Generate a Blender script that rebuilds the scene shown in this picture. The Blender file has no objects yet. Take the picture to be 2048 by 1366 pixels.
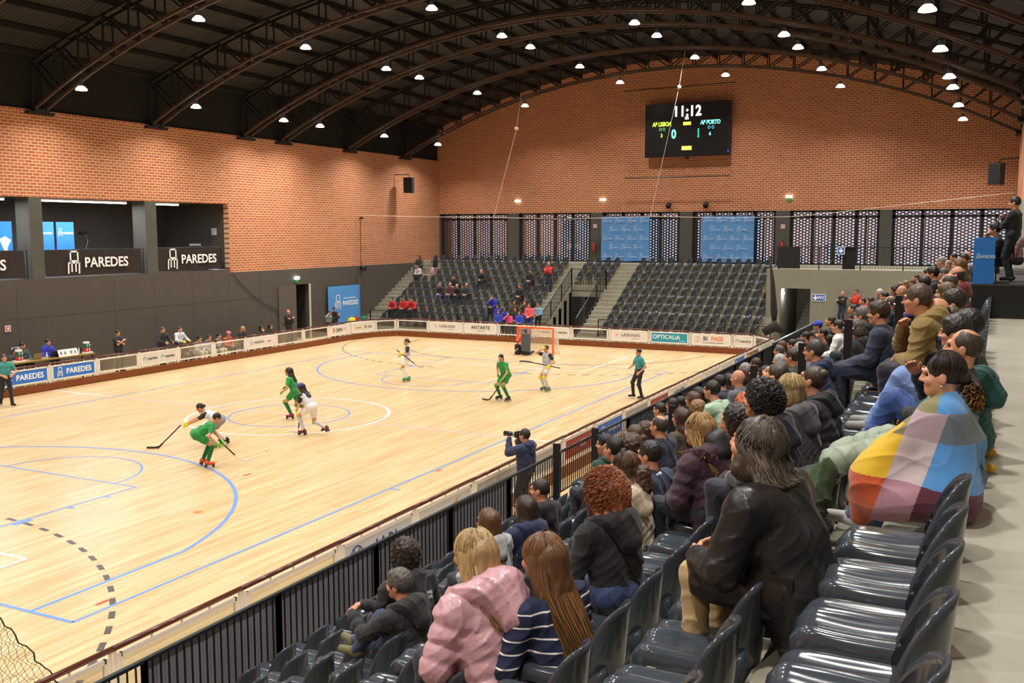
import bpy, math, random
import numpy as np
from mathutils import Vector, Matrix
random.seed(7); np.random.seed(7)
SC = bpy.context.scene
COL = SC.collection
# ---------------- camera ----------------
FPX, CX, CY, CZ, PITCH, YAW, ROLL = 1953.3, 19.03933, -23.19241, 5.51165, 0.11148, -0.46029, -0.00083
fw = Vector((math.sin(YAW)*math.cos(PITCH), math.cos(YAW)*math.cos(PITCH), -math.sin(PITCH)))
rt = Vector((math.cos(YAW), -math.sin(YAW), 0)); up = rt.cross(fw)
rt2 = rt*math.cos(ROLL)+up*math.sin(ROLL); up2 = up*math.cos(ROLL)-rt*math.sin(ROLL)
cam = bpy.data.cameras.new('camera'); camo = bpy.data.objects.new('camera', cam); COL.objects.link(camo)
camo.matrix_world = Matrix(((rt2.x, up2.x, -fw.x, CX), (rt2.y, up2.y, -fw.y, CY), (rt2.z, up2.z, -fw.z, CZ), (0, 0, 0, 1)))
cam.sensor_width = 36; cam.lens = FPX/2048*36; cam.clip_start = .05; cam.clip_end = 300
SC.camera = camo
# ---------------- world and exposure ----------------
w = bpy.data.worlds.new('world'); SC.world = w; w.use_nodes = True
w.node_tree.nodes['Background'].inputs[0].default_value = (.72, .82, 1, 1)
w.node_tree.nodes['Background'].inputs[1].default_value = 1.4
vs = SC.view_settings; vs.view_transform = 'Standard'; vs.look = 'None'; vs.exposure = 0.0; vs.gamma = 1; vs.use_curve_mapping = False
LAMP_W = 180; LAMP_COL = (1, .965, .92)
LAMP_X = (-10.65, -5.0, .6, 6.25, 11.85, 17.3)
TRUSS_Y = (-26, -20.4, -14.8, -9.2, -3.6, 2.0, 7.6, 13.1, 15.8, 21.35, 26.94)
def arch(x): return 13.98-(35.2-math.sqrt(35.2**2-(x-3.35)**2))
def roofz(x): return 15.15-(44-math.sqrt(44**2-(x-3.35)**2))
for ty in TRUSS_Y:
    for lx in LAMP_X:
        L = bpy.data.lights.new('lamp_light', 'AREA'); L.shape = 'DISK'; L.size = .42; L.energy = LAMP_W; L.color = LAMP_COL; L.spread = math.radians(134)
        lo = bpy.data.objects.new('lamp_light', L); COL.objects.link(lo); lo.location = (lx, ty, arch(lx)-.52)
# ---------------- materials ----------------
def lin(h):
    c = [int(h[i:i+2], 16)/255 for i in (0, 2, 4)]
    return tuple((x/12.92 if x <= .04045 else ((x+.055)/1.055)**2.4) for x in c)+(1,)
_M = {}
def mat(hexc, rough=.6, metal=0., spec=.5, bump=0., bscale=60., var=0., vscale=8., emit=0., alpha=1., sheen=0., coat=0., stretch=None, key=None):
    k = (hexc, rough, metal, spec, bump, bscale, var, vscale, emit, alpha, sheen, coat, stretch)
    if k in _M: return _M[k]
    m = bpy.data.materials.new(key or 'surface_'+hexc); m.use_nodes = True; nt = m.node_tree; b = nt.nodes['Principled BSDF']
    b.inputs['Base Color'].default_value = lin(hexc); b.inputs['Roughness'].default_value = rough; b.inputs['Metallic'].default_value = metal
    b.inputs['Specular IOR Level'].default_value = spec
    if sheen: b.inputs['Sheen Weight'].default_value = sheen
    if coat: b.inputs['Coat Weight'].default_value = coat; b.inputs['Coat Roughness'].default_value = .12
    if emit:
        b.inputs['Emission Color'].default_value = lin(hexc); b.inputs['Emission Strength'].default_value = emit
    if alpha < 1: b.inputs['Alpha'].default_value = alpha
    if bump or var:
        tc = nt.nodes.new('ShaderNodeTexCoord'); mp = nt.nodes.new('ShaderNodeMapping'); nt.links.new(tc.outputs['Object'], mp.inputs[0])
        if stretch: mp.inputs['Scale'].default_value = stretch
    if bump:
        n = nt.nodes.new('ShaderNodeTexNoise'); n.inputs['Scale'].default_value = bscale; n.inputs['Detail'].default_value = 4
        nt.links.new(mp.outputs[0], n.inputs[0]); bm_ = nt.nodes.new('ShaderNodeBump'); bm_.inputs['Strength'].default_value = bump; bm_.inputs['Distance'].default_value = .02
        nt.links.new(n.outputs[0], bm_.inputs['Height']); nt.links.new(bm_.outputs[0], b.inputs['Normal'])
    if var:
        n = nt.nodes.new('ShaderNodeTexNoise'); n.inputs['Scale'].default_value = vscale; n.inputs['Detail'].default_value = 6
        nt.links.new(mp.outputs[0], n.inputs[0]); mx = nt.nodes.new('ShaderNodeMix'); mx.data_type = 'RGBA'
        c = lin(hexc); mx.inputs[6].default_value = tuple(x*(1-var) for x in c[:3])+(1,); mx.inputs[7].default_value = tuple(min(1, x*(1+var)) for x in c[:3])+(1,)
        rp = nt.nodes.new('ShaderNodeMapRange'); rp.inputs[1].default_value = .3; rp.inputs[2].default_value = .7
        nt.links.new(n.outputs[0], rp.inputs[0]); nt.links.new(rp.outputs[0], mx.inputs[0]); nt.links.new(mx.outputs[2], b.inputs['Base Color'])
    _M[k] = m; return m
# ---------------- mesh building ----------------
def mkmesh(name, V, F, mats, mi=None, smooth=False):
    me = bpy.data.meshes.new(name)
    V = np.asarray(V, np.float32)
    if isinstance(F, np.ndarray):
        n = F.shape[1]; me.vertices.add(len(V)); me.vertices.foreach_set('co', V.ravel()); me.loops.add(F.size); me.loops.foreach_set('vertex_index', F.ravel().astype(np.int32))
        me.polygons.add(len(F)); me.polygons.foreach_set('loop_start', np.arange(0, F.size, n, dtype=np.int32)); me.polygons.foreach_set('loop_total', np.full(len(F), n, np.int32))
        me.update(calc_edges=True)
    else: me.from_pydata(V.tolist(), [], F); me.update()
    for m in (mats if isinstance(mats, (list, tuple)) else [mats]): me.materials.append(m)
    if mi is not None: me.polygons.foreach_set('material_index', np.asarray(mi, np.int32))
    if smooth: me.polygons.foreach_set('use_smooth', np.ones(len(me.polygons), bool))
    return me
def link(name, me, parent=None, loc=None):
    o = bpy.data.objects.new(name, me); COL.objects.link(o)
    if parent: o.parent = parent
    if loc: o.location = loc
    return o
def tag(o, label=None, cat=None, group=None, kind=None):
    if label: o['label'] = label
    if cat: o['category'] = cat
    if group: o['group'] = group
    if kind: o['kind'] = kind
    return o
def thing(name, label, cat, loc=(0, 0, 0), rz=0, group=None, kind=None):
    o = bpy.data.objects.new(name, None); COL.objects.link(o); o.location = loc; o.rotation_euler = (0, 0, rz); o.empty_display_size = .2
    return tag(o, label, cat, group, kind)
def dup(root, loc, rz, label=None, group=None):
    def cp(o, p):
        c = o.copy(); COL.objects.link(c); c.parent = p
        for ch in o.children: cp(ch, c)
        return c
    r = cp(root, None); r.location = loc; r.rotation_euler = (0, 0, rz)
    if label: r['label'] = label
    if group: r['group'] = group
    return r
class MB:
    def __init__(s): s.v = []; s.f = []; s.m = []; s.cur = 0
    def quad(s, pts): 
        i = len(s.v); s.v += [tuple(p) for p in pts]; s.f.append(tuple(range(i, i+len(pts)))); s.m.append(s.cur); return s
    def box(s, c, d, rz=0, M=None):
        i = len(s.v); x, y, z = (k/2 for k in d)
        P = [Vector((a*x, b*y, e*z)) for e in (-1, 1) for a, b in ((-1, -1), (1, -1), (1, 1), (-1, 1))]
        R_ = M if M is not None else Matrix.Rotation(rz, 3, 'Z')
        s.v += [tuple(R_ @ p+Vector(c)) for p in P]
        for q in ((3, 2, 1, 0), (4, 5, 6, 7), (0, 1, 5, 4), (1, 2, 6, 5), (2, 3, 7, 6), (3, 0, 4, 7)): s.f.append(tuple(i+k for k in q)); s.m.append(s.cur)
        return s
    def b2(s, lo, hi): return s.box([(a+b)/2 for a, b in zip(lo, hi)], [abs(b-a) for a, b in zip(lo, hi)])
    def tube(s, pts, r, n=6, cap=True, rect=None, upv=(0, 0, 1)):
        pts = [Vector(p) for p in pts]; i0 = len(s.v); rr = r if isinstance(r, (list, tuple)) else [r]*len(pts)
        U = Vector(upv)
        for k, p in enumerate(pts):
            t = (pts[min(k+1, len(pts)-1)]-pts[max(k-1, 0)]).normalized()
            a = t.cross(U)
            if a.length < 1e-3: a = t.cross(Vector((1, 0, 0)))
            a.normalize(); b = a.cross(t)
            for j in range(n):
                if rect: 
                    sx, sy = ((-1, -1), (1, -1), (1, 1), (-1, 1))[j]; s.v.append(tuple(p+a*sx*rect[0]/2+b*sy*rect[1]/2))
                else:
                    th = 2*math.pi*j/n; s.v.append(tuple(p+(a*math.cos(th)+b*math.sin(th))*rr[k]))
        for k in range(len(pts)-1):
            for j in range(n):
                a_ = i0+k*n+j; b_ = i0+k*n+(j+1) % n; s.f.append((a_, b_, b_+n, a_+n)); s.m.append(s.cur)
        if cap:
            s.f.append(tuple(i0+j for j in range(n))[::-1]); s.m.append(s.cur); e = i0+(len(pts)-1)*n; s.f.append(tuple(e+j for j in range(n))); s.m.append(s.cur)
        return s
    def beam(s, a, b, wx, wy, upv=(0, 0, 1)): return s.tube([a, b], 0, 4, True, (wx, wy), upv)
    def lathe(s, prof, c=(0, 0, 0), n=16, M=None):
        i0 = len(s.v); R_ = M or Matrix.Identity(3)
        for r, z in prof:
            for j in range(n):
                th = 2*math.pi*j/n; s.v.append(tuple(R_ @ Vector((r*math.cos(th), r*math.sin(th), z))+Vector(c)))
        for k in range(len(prof)-1):
            for j in range(n):
                a_ = i0+k*n+j; b_ = i0+k*n+(j+1) % n; s.f.append((a_, b_, b_+n, a_+n)); s.m.append(s.cur)
        return s
    def disc(s, c, r, n=16, nrm='z', r2=None):
        P = []
        for j in range(n):
            th = 2*math.pi*j/n; a, b = r*math.cos(th), (r2 or r)*math.sin(th)
            P.append((c[0]+a, c[1]+b, c[2]) if nrm == 'z' else (c[0]+a, c[1], c[2]+b) if nrm == 'y' else (c[0], c[1]+a, c[2]+b))
        return s.quad(P)
    def build(s, name, mats, parent=None, smooth=False, loc=None):
        me = mkmesh(name, s.v, s.f, mats, s.m if any(s.m) else None, smooth)
        return link(name, me, parent, loc)
_fc = {}
def text_mesh(txt, size, bold=0., ext=.004, align='CENTER', shear=0, space=1):
    k = (txt, size, bold, ext, align, shear, space)
    if k in _fc: return _fc[k]
    cu = bpy.data.curves.new('lettering', 'FONT'); cu.body = txt; cu.size = size; cu.extrude = ext; cu.offset = bold*size; cu.align_x = align; cu.align_y = 'CENTER'; cu.shear = shear; cu.space_character = space; cu.resolution_u = 3
    o = bpy.data.objects.new('tmp', cu); COL.objects.link(o); dg = bpy.context.evaluated_depsgraph_get(); dg.update()
    me = bpy.data.meshes.new_from_object(o.evaluated_get(dg)); bpy.data.objects.remove(o); _fc[k] = me; return me
def text(txt, size, m, parent, M, name='lettering', **kw):
    me = text_mesh(txt, size, **kw).copy(); me.materials.clear(); me.materials.append(m)
    o = link(name, me, parent); o.matrix_local = M; return o
def TM(loc, face, sx=1., sy=1.):
    # text plane whose reading normal points to `face`: one of '-y','+x','-x', or angle in radians of the normal about z
    ang = {'-y': 0, '+x': math.pi/2, '-x': -math.pi/2, '+y': math.pi}.get(face, face)
    return Matrix.Translation(loc) @ Matrix.Rotation(ang, 4, 'Z') @ Matrix.Rotation(math.pi/2, 4, 'X') @ Matrix.Diagonal((sx, sy, 1, 1))
def chair_logo(h, m, parent, M, name='chair_emblem'):
    # outlined chair back above a seat with four legs
    b = MB(); t = h*.075; w_ = h*.5
    def bar(x0, y0, x1, y1, ww=t):
        d = Vector((x1-x0, y1-y0)); n = Vector((-d.y, d.x)).normalized()*ww/2
        P = [(x0+n.x, y0+n.y), (x1+n.x, y1+n.y), (x1-n.x, y1-n.y), (x0-n.x, y0-n.y)]
        b.quad([(p[0], p[1], .004) for p in P][::-1])
    bar(-.18*h, 0, -.18*h, .5*h); bar(.2*h, .0, .2*h, .5*h); bar(-.215*h, .47*h, .235*h, .47*h); bar(-.2*h, .05*h, .2*h, .05*h)
    bar(-.3*h, -.02*h, .28*h, -.02*h); bar(-.29*h, 0, -.31*h, -.5*h); bar(.27*h, 0, .25*h, -.5*h); bar(-.12*h, 0, -.13*h, -.42*h); bar(.08*h, 0, .08*h, -.42*h)
    o = b.build(name, m, parent); o.matrix_local = M; return o
# ---------------- structure materials ----------------
def nodes(m): return m.node_tree.nodes, m.node_tree.links, m.node_tree.nodes['Principled BSDF']
def wood_floor():
    m = bpy.data.materials.new('maple_strip_floor'); m.use_nodes = True; N, L, b = nodes(m)
    tc = N.new('ShaderNodeTexCoord'); mp = N.new('ShaderNodeMapping'); mp.inputs['Rotation'].default_value = (0, 0, math.pi/2); L.new(tc.outputs['Object'], mp.inputs[0])
    br = N.new('ShaderNodeTexBrick'); br.offset = .37; br.offset_frequency = 3; br.inputs['Scale'].default_value = 1; br.inputs['Brick Width'].default_value = 1.9; br.inputs['Row Height'].default_value = .075
    br.inputs['Mortar Size'].default_value = .0015; br.inputs['Bias'].default_value = -.1; br.inputs['Color1'].default_value = lin('dfc599'); br.inputs['Color2'].default_value = lin('d0b07c'); br.inputs['Mortar'].default_value = lin('b8935f')
    L.new(mp.outputs[0], br.inputs[0])
    mp2 = N.new('ShaderNodeMapping'); mp2.inputs['Scale'].default_value = (7, .5, 1); L.new(tc.outputs['Object'], mp2.inputs[0])
    n = N.new('ShaderNodeTexNoise'); n.inputs['Scale'].default_value = 1.0; n.inputs['Detail'].default_value = 6; L.new(mp2.outputs[0], n.inputs[0])
    mx = N.new('ShaderNodeMix'); mx.data_type = 'RGBA'; mx.blend_type = 'OVERLAY'; mx.inputs[0].default_value = .42; L.new(br.outputs[0], mx.inputs[6]); L.new(n.outputs[0], mx.inputs[7]); L.new(mx.outputs[2], b.inputs['Base Color'])
    b.inputs['Roughness'].default_value = .28; b.inputs['Specular IOR Level'].default_value = .45
    bp = N.new('ShaderNodeBump'); bp.inputs['Strength'].default_value = .12; bp.inputs['Distance'].default_value = .004; L.new(n.outputs[0], bp.inputs['Height']); L.new(bp.outputs[0], b.inputs['Normal'])
    return m
def brick(rot=0):
    m = bpy.data.materials.new('orange_brick_pale_mortar'); m.use_nodes = True; N, L, b = nodes(m)
    tc = N.new('ShaderNodeTexCoord'); sp = N.new('ShaderNodeSeparateXYZ'); cb = N.new('ShaderNodeCombineXYZ'); L.new(tc.outputs['Object'], sp.inputs[0])
    L.new(sp.outputs['Y' if rot else 'X'], cb.inputs[0]); L.new(sp.outputs['Z'], cb.inputs[1])
    br = N.new('ShaderNodeTexBrick'); br.inputs['Scale'].default_value = 1; br.inputs['Brick Width'].default_value = .3; br.inputs['Row Height'].default_value = .115; br.inputs['Mortar Size'].default_value = .014; br.inputs['Mortar Smooth'].default_value = .2
    br.inputs['Color1'].default_value = lin('b96a40'); br.inputs['Color2'].default_value = lin('a65831'); br.inputs['Mortar'].default_value = lin('d8bd9b'); L.new(cb.outputs[0], br.inputs[0])
    n = N.new('ShaderNodeTexNoise'); n.inputs['Scale'].default_value = .6; n.inputs['Detail'].default_value = 5; L.new(tc.outputs['Object'], n.inputs[0])
    mr = N.new('ShaderNodeMapRange'); mr.inputs[3].default_value = .9; mr.inputs[4].default_value = 1.1; L.new(n.outputs[0], mr.inputs[0])
    mx = N.new('ShaderNodeMix'); mx.data_type = 'RGBA'; mx.blend_type = 'MULTIPLY'; mx.inputs[0].default_value = 1; L.new(br.outputs[0], mx.inputs[6]); L.new(mr.outputs[0], mx.inputs[7]); L.new(mx.outputs[2], b.inputs['Base Color'])
    bp = N.new('ShaderNodeBump'); bp.inputs['Strength'].default_value = .3; bp.inputs['Distance'].default_value = .01; bp.invert = True; L.new(br.outputs[1], bp.inputs['Height']); L.new(bp.outputs[0], b.inputs['Normal'])
    b.inputs['Roughness'].default_value = .75; return m
WOOD = wood_floor(); BRX = brick(0); BRY = brick(1)
CONC = mat('9d9884', .8, bump=.15, bscale=18, var=.08, vscale=1.3, key='grey_concrete')
CONCL = mat('a09a87', .75, bump=.12, bscale=25, var=.07, vscale=1.2, key='pale_concrete')
CEM = mat('8b8876', .85, bump=.2, bscale=40, var=.04, vscale=2, key='grey_green_render')
WALKM = mat('aaa595', .45, bump=.08, bscale=9, var=.10, vscale=1.1, key='polished_concrete')
DARKW = mat('4e4840', .8, bump=.15, bscale=30, var=.05, vscale=1.5, key='dark_rendered_panel')
DARKP = mat('504f47', .8, bump=.15, bscale=30, var=.06, vscale=2, key='dark_concrete_pillar')
BLK = mat('15171a', .45, key='black_painted_steel'); BLKF = mat('1a1a1c', .8, key='black_fabric')
STEEL = mat('16120f', .55, key='brown_painted_steel'); ROOFM = mat('4b443c', .7, bump=.5, bscale=1.0, key='dark_roof_deck')
WHT = mat('f2ece2', .4, key='white_paint'); GLZ = None
def struct(b, name, m, smooth=False): 
    o = b.build(name, m, smooth=smooth); o['kind'] = 'structure'; return o
WX0, WX1, WY0, WY1 = -13.0, 19.72, -30.0, 31.0
# ---------------- floor and painted lines ----------------
flo = struct(MB().b2((WX0-.3, WY0, -.2), (11.85, 22.0, 0)), 'floor', WOOD)
struct(MB().b2((WX0-6, WY0-.5, -.4), (WX1+.5, WY1+6, -.205)), 'floor_slab', CONC)
struct(MB().b2((WX0, 22.0, -.2), (12, 30.9, -.002)), 'floor_passage', CONC)
def ribbon(b, pts, wd, z, dash=None, closed=False):
    P = [Vector((x, y, 0)) for x, y in pts]; n = len(P)
    Ls = []; Rs = []
    for i, p in enumerate(P):
        a = P[(i-1) % n] if closed or i else P[0]; c = P[(i+1) % n] if closed or i < n-1 else P[-1]
        t = (c-a).normalized(); nn = Vector((-t.y, t.x, 0))*wd/2; Ls.append(p+nn); Rs.append(p-nn)
    for i in range(n if closed else n-1):
        if dash and (i % dash[1]) >= dash[0]: continue
        j = (i+1) % n; b.quad([(Rs[i].x, Rs[i].y, z), (Rs[j].x, Rs[j].y, z), (Ls[j].x, Ls[j].y, z), (Ls[i].x, Ls[i].y, z)])
def arcp(cx, cy, r, a0, a1, n=64): return [(cx+r*math.cos(math.radians(a0+(a1-a0)*i/n)), cy+r*math.sin(math.radians(a0+(a1-a0)*i/n))) for i in range(n+1)]
PW = mat('f0ebe6', .3, key='white_line_paint'); PB = mat('6f9be0', .3, key='blue_line_paint'); PK = mat('55504e', .3, key='charcoal_line_paint'); PR = mat('d84a3a', .3); PO = mat('e88a3a', .3); PLV = mat('cfc3cf', .3, key='lavender_line_paint')
b = MB()
for s in (-1, 1):
    ribbon(b, [(s*10.45, 0), (s*7.55, 0)], .09, .004)
    ribbon(b, [(-4.5, s*12.46), (4.5, s*12.46)], .08, .004); ribbon(b, [(-4.5, s*17.7), (4.5, s*17.7)], .08, .004); ribbon(b, [(-4.5, s*12.46), (-4.5, s*17.7)], .08, .0045); ribbon(b, [(4.5, s*12.46), (4.5, s*17.7)], .08, .0045)
ribbon(b, arcp(0, 0, 3, 0, 360, 96)[:-1], .09, .0045, closed=True)
b.build('hockey_lines', PW, flo)
b = MB(); ribbon(b, [(-7.5, 0), (7.5, 0)], .07, .003); b.build('halfway_line', PLV, flo)
b = MB()
for s in (-1, 1):
    ribbon(b, [(s*7.5, -14), (s*7.5, 14)], .06, .003); ribbon(b, [(-7.5, s*14), (7.5, s*14)], .07, .003)
    ribbon(b, [(-2.45, s*14), (-2.45, s*8.2)], .055, .003); ribbon(b, [(2.45, s*14), (2.45, s*8.2)], .055, .003); ribbon(b, [(-2.45, s*8.2), (2.45, s*8.2)], .055, .0032)
    ribbon(b, arcp(0, s*8.2, 1.8, 180 if s > 0 else 0, 360 if s > 0 else 180, 40), .055, .003)
    a = 13.0; ribbon(b, [(6.6, s*14), (6.6, s*10.95)]+[(x, s*y) for x, y in arcp(0, 12.42, 6.75, -a, -180+a, 70)]+[(-6.6, s*10.95), (-6.6, s*14)], .075, .0034)
    for k, (yy, ln) in enumerate(((9.05, .1), (9.95, .1), (11.05, .4))):
        for t in (-1, 1): b.quad([(t*2.45, s*yy-ln/2, .0036), (t*2.62, s*yy-ln/2, .0036), (t*2.62, s*yy+ln/2, .0036), (t*2.45, s*yy+ln/2, .0036)])
ribbon(b, arcp(0, 0, 1.8, 0, 360, 64)[:-1], .055, .0034, closed=True); b.quad([(7.5, -5.9, .0036), (7.75, -5.9, .0036), (7.75, -5.84, .0036), (7.5, -5.84, .0036)])
b.build('basketball_lines', PB, flo)
b = MB()
for s in (-1, 1):
    for r, da in ((9, (1, 2)), (6, None)):
        n = 47
        ribbon(b, [(x, s*y) for x, y in arcp(1.5, 20, r, 355, 270, n)], .06 if r == 6 else .09, .0026, da); ribbon(b, [(x, s*y) for x, y in arcp(-1.5, 20, r, 270, 185, n)], .06 if r == 6 else .09, .0026, da)
b.build('handball_lines', PK, flo)
b = MB(); 
for x, y in ((7.27, -13.28), (7.62, -4.0), (3.9, -6.3)): b.quad([(x-.03, y-.12, .0045), (x+.03, y-.12, .0045), (x+.03, y+.12, .0045), (x-.03, y+.12, .0045)])
b.build('red_marks', PR, flo)
b = MB(); b.disc((5.07, -9.05, .0045), .09); b.disc((2.7, -4.2, .0045), .05); b.build('orange_marks', PO, flo)
# ---------------- walls ----------------
X0 = WX0
b = MB(); b.b2((X0-.3, WY0, 6.82), (X0, WY1, 10.0)); b.b2((X0-.3, 11.85, 3.66), (X0, WY1, 6.82)); struct(b, 'wall_left', BRY)
b = MB(); b.b2((X0-.3, WY0, 0), (X0, 16.55, 3.66)); b.b2((X0-.3, 16.55, 2.86), (X0, 17.7, 3.66)); b.b2((X0-.3, 17.7, 0), (X0, WY1, 3.66)); b.b2((X0-.3, WY0, 3.66), (X0, 11.85, 3.8))
b.b2((X0-.3, WY0, 3.8), (X0-.002, -8.0, 6.82)); struct(b, 'wall_left_lower', DARKW)
b = MB(); b.b2((X0-4.3, WY0, 3.6), (X0-4, 12.1, 7.1)); b.b2((X0-4, 11.85, 3.8), (X0-.3, 12.1, 6.9)); b.b2((X0-4, WY0, 3.6), (X0-.3, 11.85, 3.78)); b.b2((X0-4, WY0, 6.82), (X0-.3, 11.85, 7.1)); struct(b, 'wall_gallery', DARKW)
for i, (y0, y1) in enumerate(((1.4, 1.95), (6.9, 7.5), (-4.2, -3.65))):
    struct(MB().b2((X0-.75, y0, 3.8), (X0-.0, y1, 6.82)), 'trim_%d' % (1+i), DARKP)
b = MB(); b.b2((X0-1.8, 16.4, 0), (X0-1.7, 17.9, 2.95)); b.b2((X0-1.7, 16.4, 0), (X0-.3, 16.55, 2.95)); b.b2((X0-1.7, 17.7, 0), (X0-.3, 17.9, 2.95)); b.b2((X0-1.7, 16.4, 2.86), (X0-.3, 17.9, 2.95)); struct(b, 'wall_doorway', mat('2c2825', .8))
# dark panels of the lower wall: thin grooves
b = MB()
for y in (-8, -4.2, .7, 5.1, 7.2, 9.4, 11.7, 13.9): b.b2((X0-.001, y, 0), (X0+.004, y+.012, 3.66))
b.b2((X0-.001, -12, 2.35), (X0+.004, 15, 2.362)); struct(b, 'trim_4', mat('38332d', .9))
# dark wall above the brick up to the roof, both sides
for nm, xx in (('wall_left_upper', X0-.6), ('wall_right_upper', WX1+.0)):
    struct(MB().b2((xx, WY0, 10.0), (xx+.5, WY1+.6, 13.2)), nm, mat('151313', .9))
# far wall with the arched top
b = MB(); n = 40
xs = [X0-.3+(WX1+.3-X0+.3)*i/n for i in range(n+1)]
for i in range(n):
    a, c = xs[i], xs[i+1]; za, zc = roofz(a)+.1, roofz(c)+.1
    b.quad([(a, WY1, 6.66), (c, WY1, 6.66), (c, WY1, zc), (a, WY1, za)]); b.quad([(c, WY1+.3, 6.66), (a, WY1+.3, 6.66), (a, WY1+.3, za), (c, WY1+.3, zc)])
b.quad([(xs[0], WY1, 6.66), (xs[0], WY1+.3, 6.66), (xs[-1], WY1+.3, 6.66), (xs[-1], WY1, 6.66)])
struct(b, 'wall_far', BRX)
PIL = ((-8.13, -7.38), (-2.62, -1.89), (2.79, 3.52), (8.15, 8.89), (13.46, 14.06))
for i, (a, c) in enumerate(PIL): struct(MB().b2((a, WY1-.0, 3.5), (c, WY1+.9, 6.66)), 'trim_%d' % (5+i), DARKP)
b = MB(); b.b2((X0-.3, WY1+.0, 2.6), (WX1+.3, WY1+3.5, 3.74)); struct(b, 'floor_terrace', CONCL)
b = MB()
for i in range(n):
    a, c = xs[i], xs[i+1]; b.quad([(c, WY0, 0), (a, WY0, 0), (a, WY0, roofz(a)+.1), (c, WY0, roofz(c)+.1)])
struct(b, 'wall_near', BRX)
b = MB(); b.b2((WX1, WY0, 6.6), (WX1+.3, WY1, 10)); struct(b, 'wall_right', BRY)
b = MB(); b.b2((WX1, WY0, 3.0), (WX1+.3, WY1, 6.6)); struct(b, 'wall_right_lower', CEM)
# ---------------- ceiling ----------------
b = MB(); n = 48; xs = [X0-1.2+(WX1+1-X0+1.4)*i/n for i in range(n+1)]
for i in range(n):
    a, c = xs[i], xs[i+1]; b.quad([(a, WY0, roofz(a)), (a, WY1+.4, roofz(a)), (c, WY1+.4, roofz(c)), (c, WY0, roofz(c))]); b.quad([(a, WY0, roofz(a)+.2), (c, WY0, roofz(c)+.2), (c, WY1+.4, roofz(c)+.2), (a, WY1+.4, roofz(a)+.2)])
cm = bpy.data.materials.new('corrugated_roof_deck'); cm.use_nodes = True; N, L, bs = nodes(cm); bs.inputs['Base Color'].default_value = lin('5a5248'); bs.inputs['Roughness'].default_value = .6
tc = N.new('ShaderNodeTexCoord'); wv = N.new('ShaderNodeTexWave'); wv.bands_direction = 'Y'; wv.inputs['Scale'].default_value = 1.6; L.new(tc.outputs['Object'], wv.inputs[0]); bp = N.new('ShaderNodeBump'); bp.inputs['Strength'].default_value = .9; bp.inputs['Distance'].default_value = .05; L.new(wv.outputs[1], bp.inputs['Height']); L.new(bp.outputs[0], bs.inputs['Normal'])
mx = N.new('ShaderNodeMix'); mx.data_type = 'RGBA'; mx.inputs[6].default_value = lin('191716'); mx.inputs[7].default_value = lin('272421'); L.new(wv.outputs[1], mx.inputs[0]); L.new(mx.outputs[2], bs.inputs['Base Color'])
struct(b, 'ceiling', cm)
b = MB(); k = 0
for i in range(25):
    x = X0+.3+1.34*i
    if x < WX1: b.b2((x-.05, WY0, roofz(x)-.2), (x+.05, WY1, roofz(x)-.02))
struct(b, 'trim_20', STEEL)
for ty in TRUSS_Y:
    nm = {2.0: 'nearest in view on the left', 7.6: 'second in view', 13.1: 'left of the close pair', 15.8: 'right of the close pair', 21.35: 'last but one before the far wall', 26.94: 'closest to the far wall'}.get(ty, {-3.6: 'above the running referee', -9.2: 'first beyond the camera', -14.8: 'above the near seats', -20.4: 'above the camera', -26: 'behind the camera'}.get(ty))
    t = thing('roof_truss', 'arched brown lattice truss, '+nm, 'roof truss', (3.35, ty, 10), group='arched roof trusses')
    ch = MB(); tp = MB(); wb = MB(); bt = MB(); NX = 26; xa = [X0+.02+(WX1-.02-X0-.02)*i/NX for i in range(NX+1)]
    for s in (-.24, .24):
        ch.tube([(x-3.35, s, arch(x)-10) for x in xa], 0, 4, True, (.07, .10)); tp.tube([(x-3.35, s*.8, roofz(x)-.3-10) for x in xa], 0, 4, True, (.08, .1))
        for i in range(NX):
            x0, x1 = xa[i], xa[i+1]; flip = x0 < 3.3
            wb.beam((x0-3.35, s, arch(x0)-10), (x0-3.35, s*.8, roofz(x0)-10.3), .05, .05, (1, 0, 0))
            p, q_ = ((x0, x1) if not flip else (x1, x0)); wb.beam((p-3.35, s, arch(p)-10), (q_-3.35, s*.8, roofz(q_)-10.3), .05, .05, (1, 0, 0))
    for x in xa[::2]: bt.beam((x-3.35, -.24, arch(x)-10), (x-3.35, .24, arch(x)-10), .04, .06)
    for x in (X0+.1, WX1-.1): bt.box((x-3.35, 0, -.12), (.25, 1.1, .1)); bt.box((x-3.35, 0, -.02), (.3, .62, .1))
    ch.build('bottom_chord', mat('4e3d33', .5, key='lamplit_brown_steel'), t); tp.build('top_chord', STEEL, t); wb.build('lattice_web', STEEL, t); bt.build('cross_battens', STEEL, t)  # bottom chord steel coloured lighter than the web, lamplight put into its colour
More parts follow.
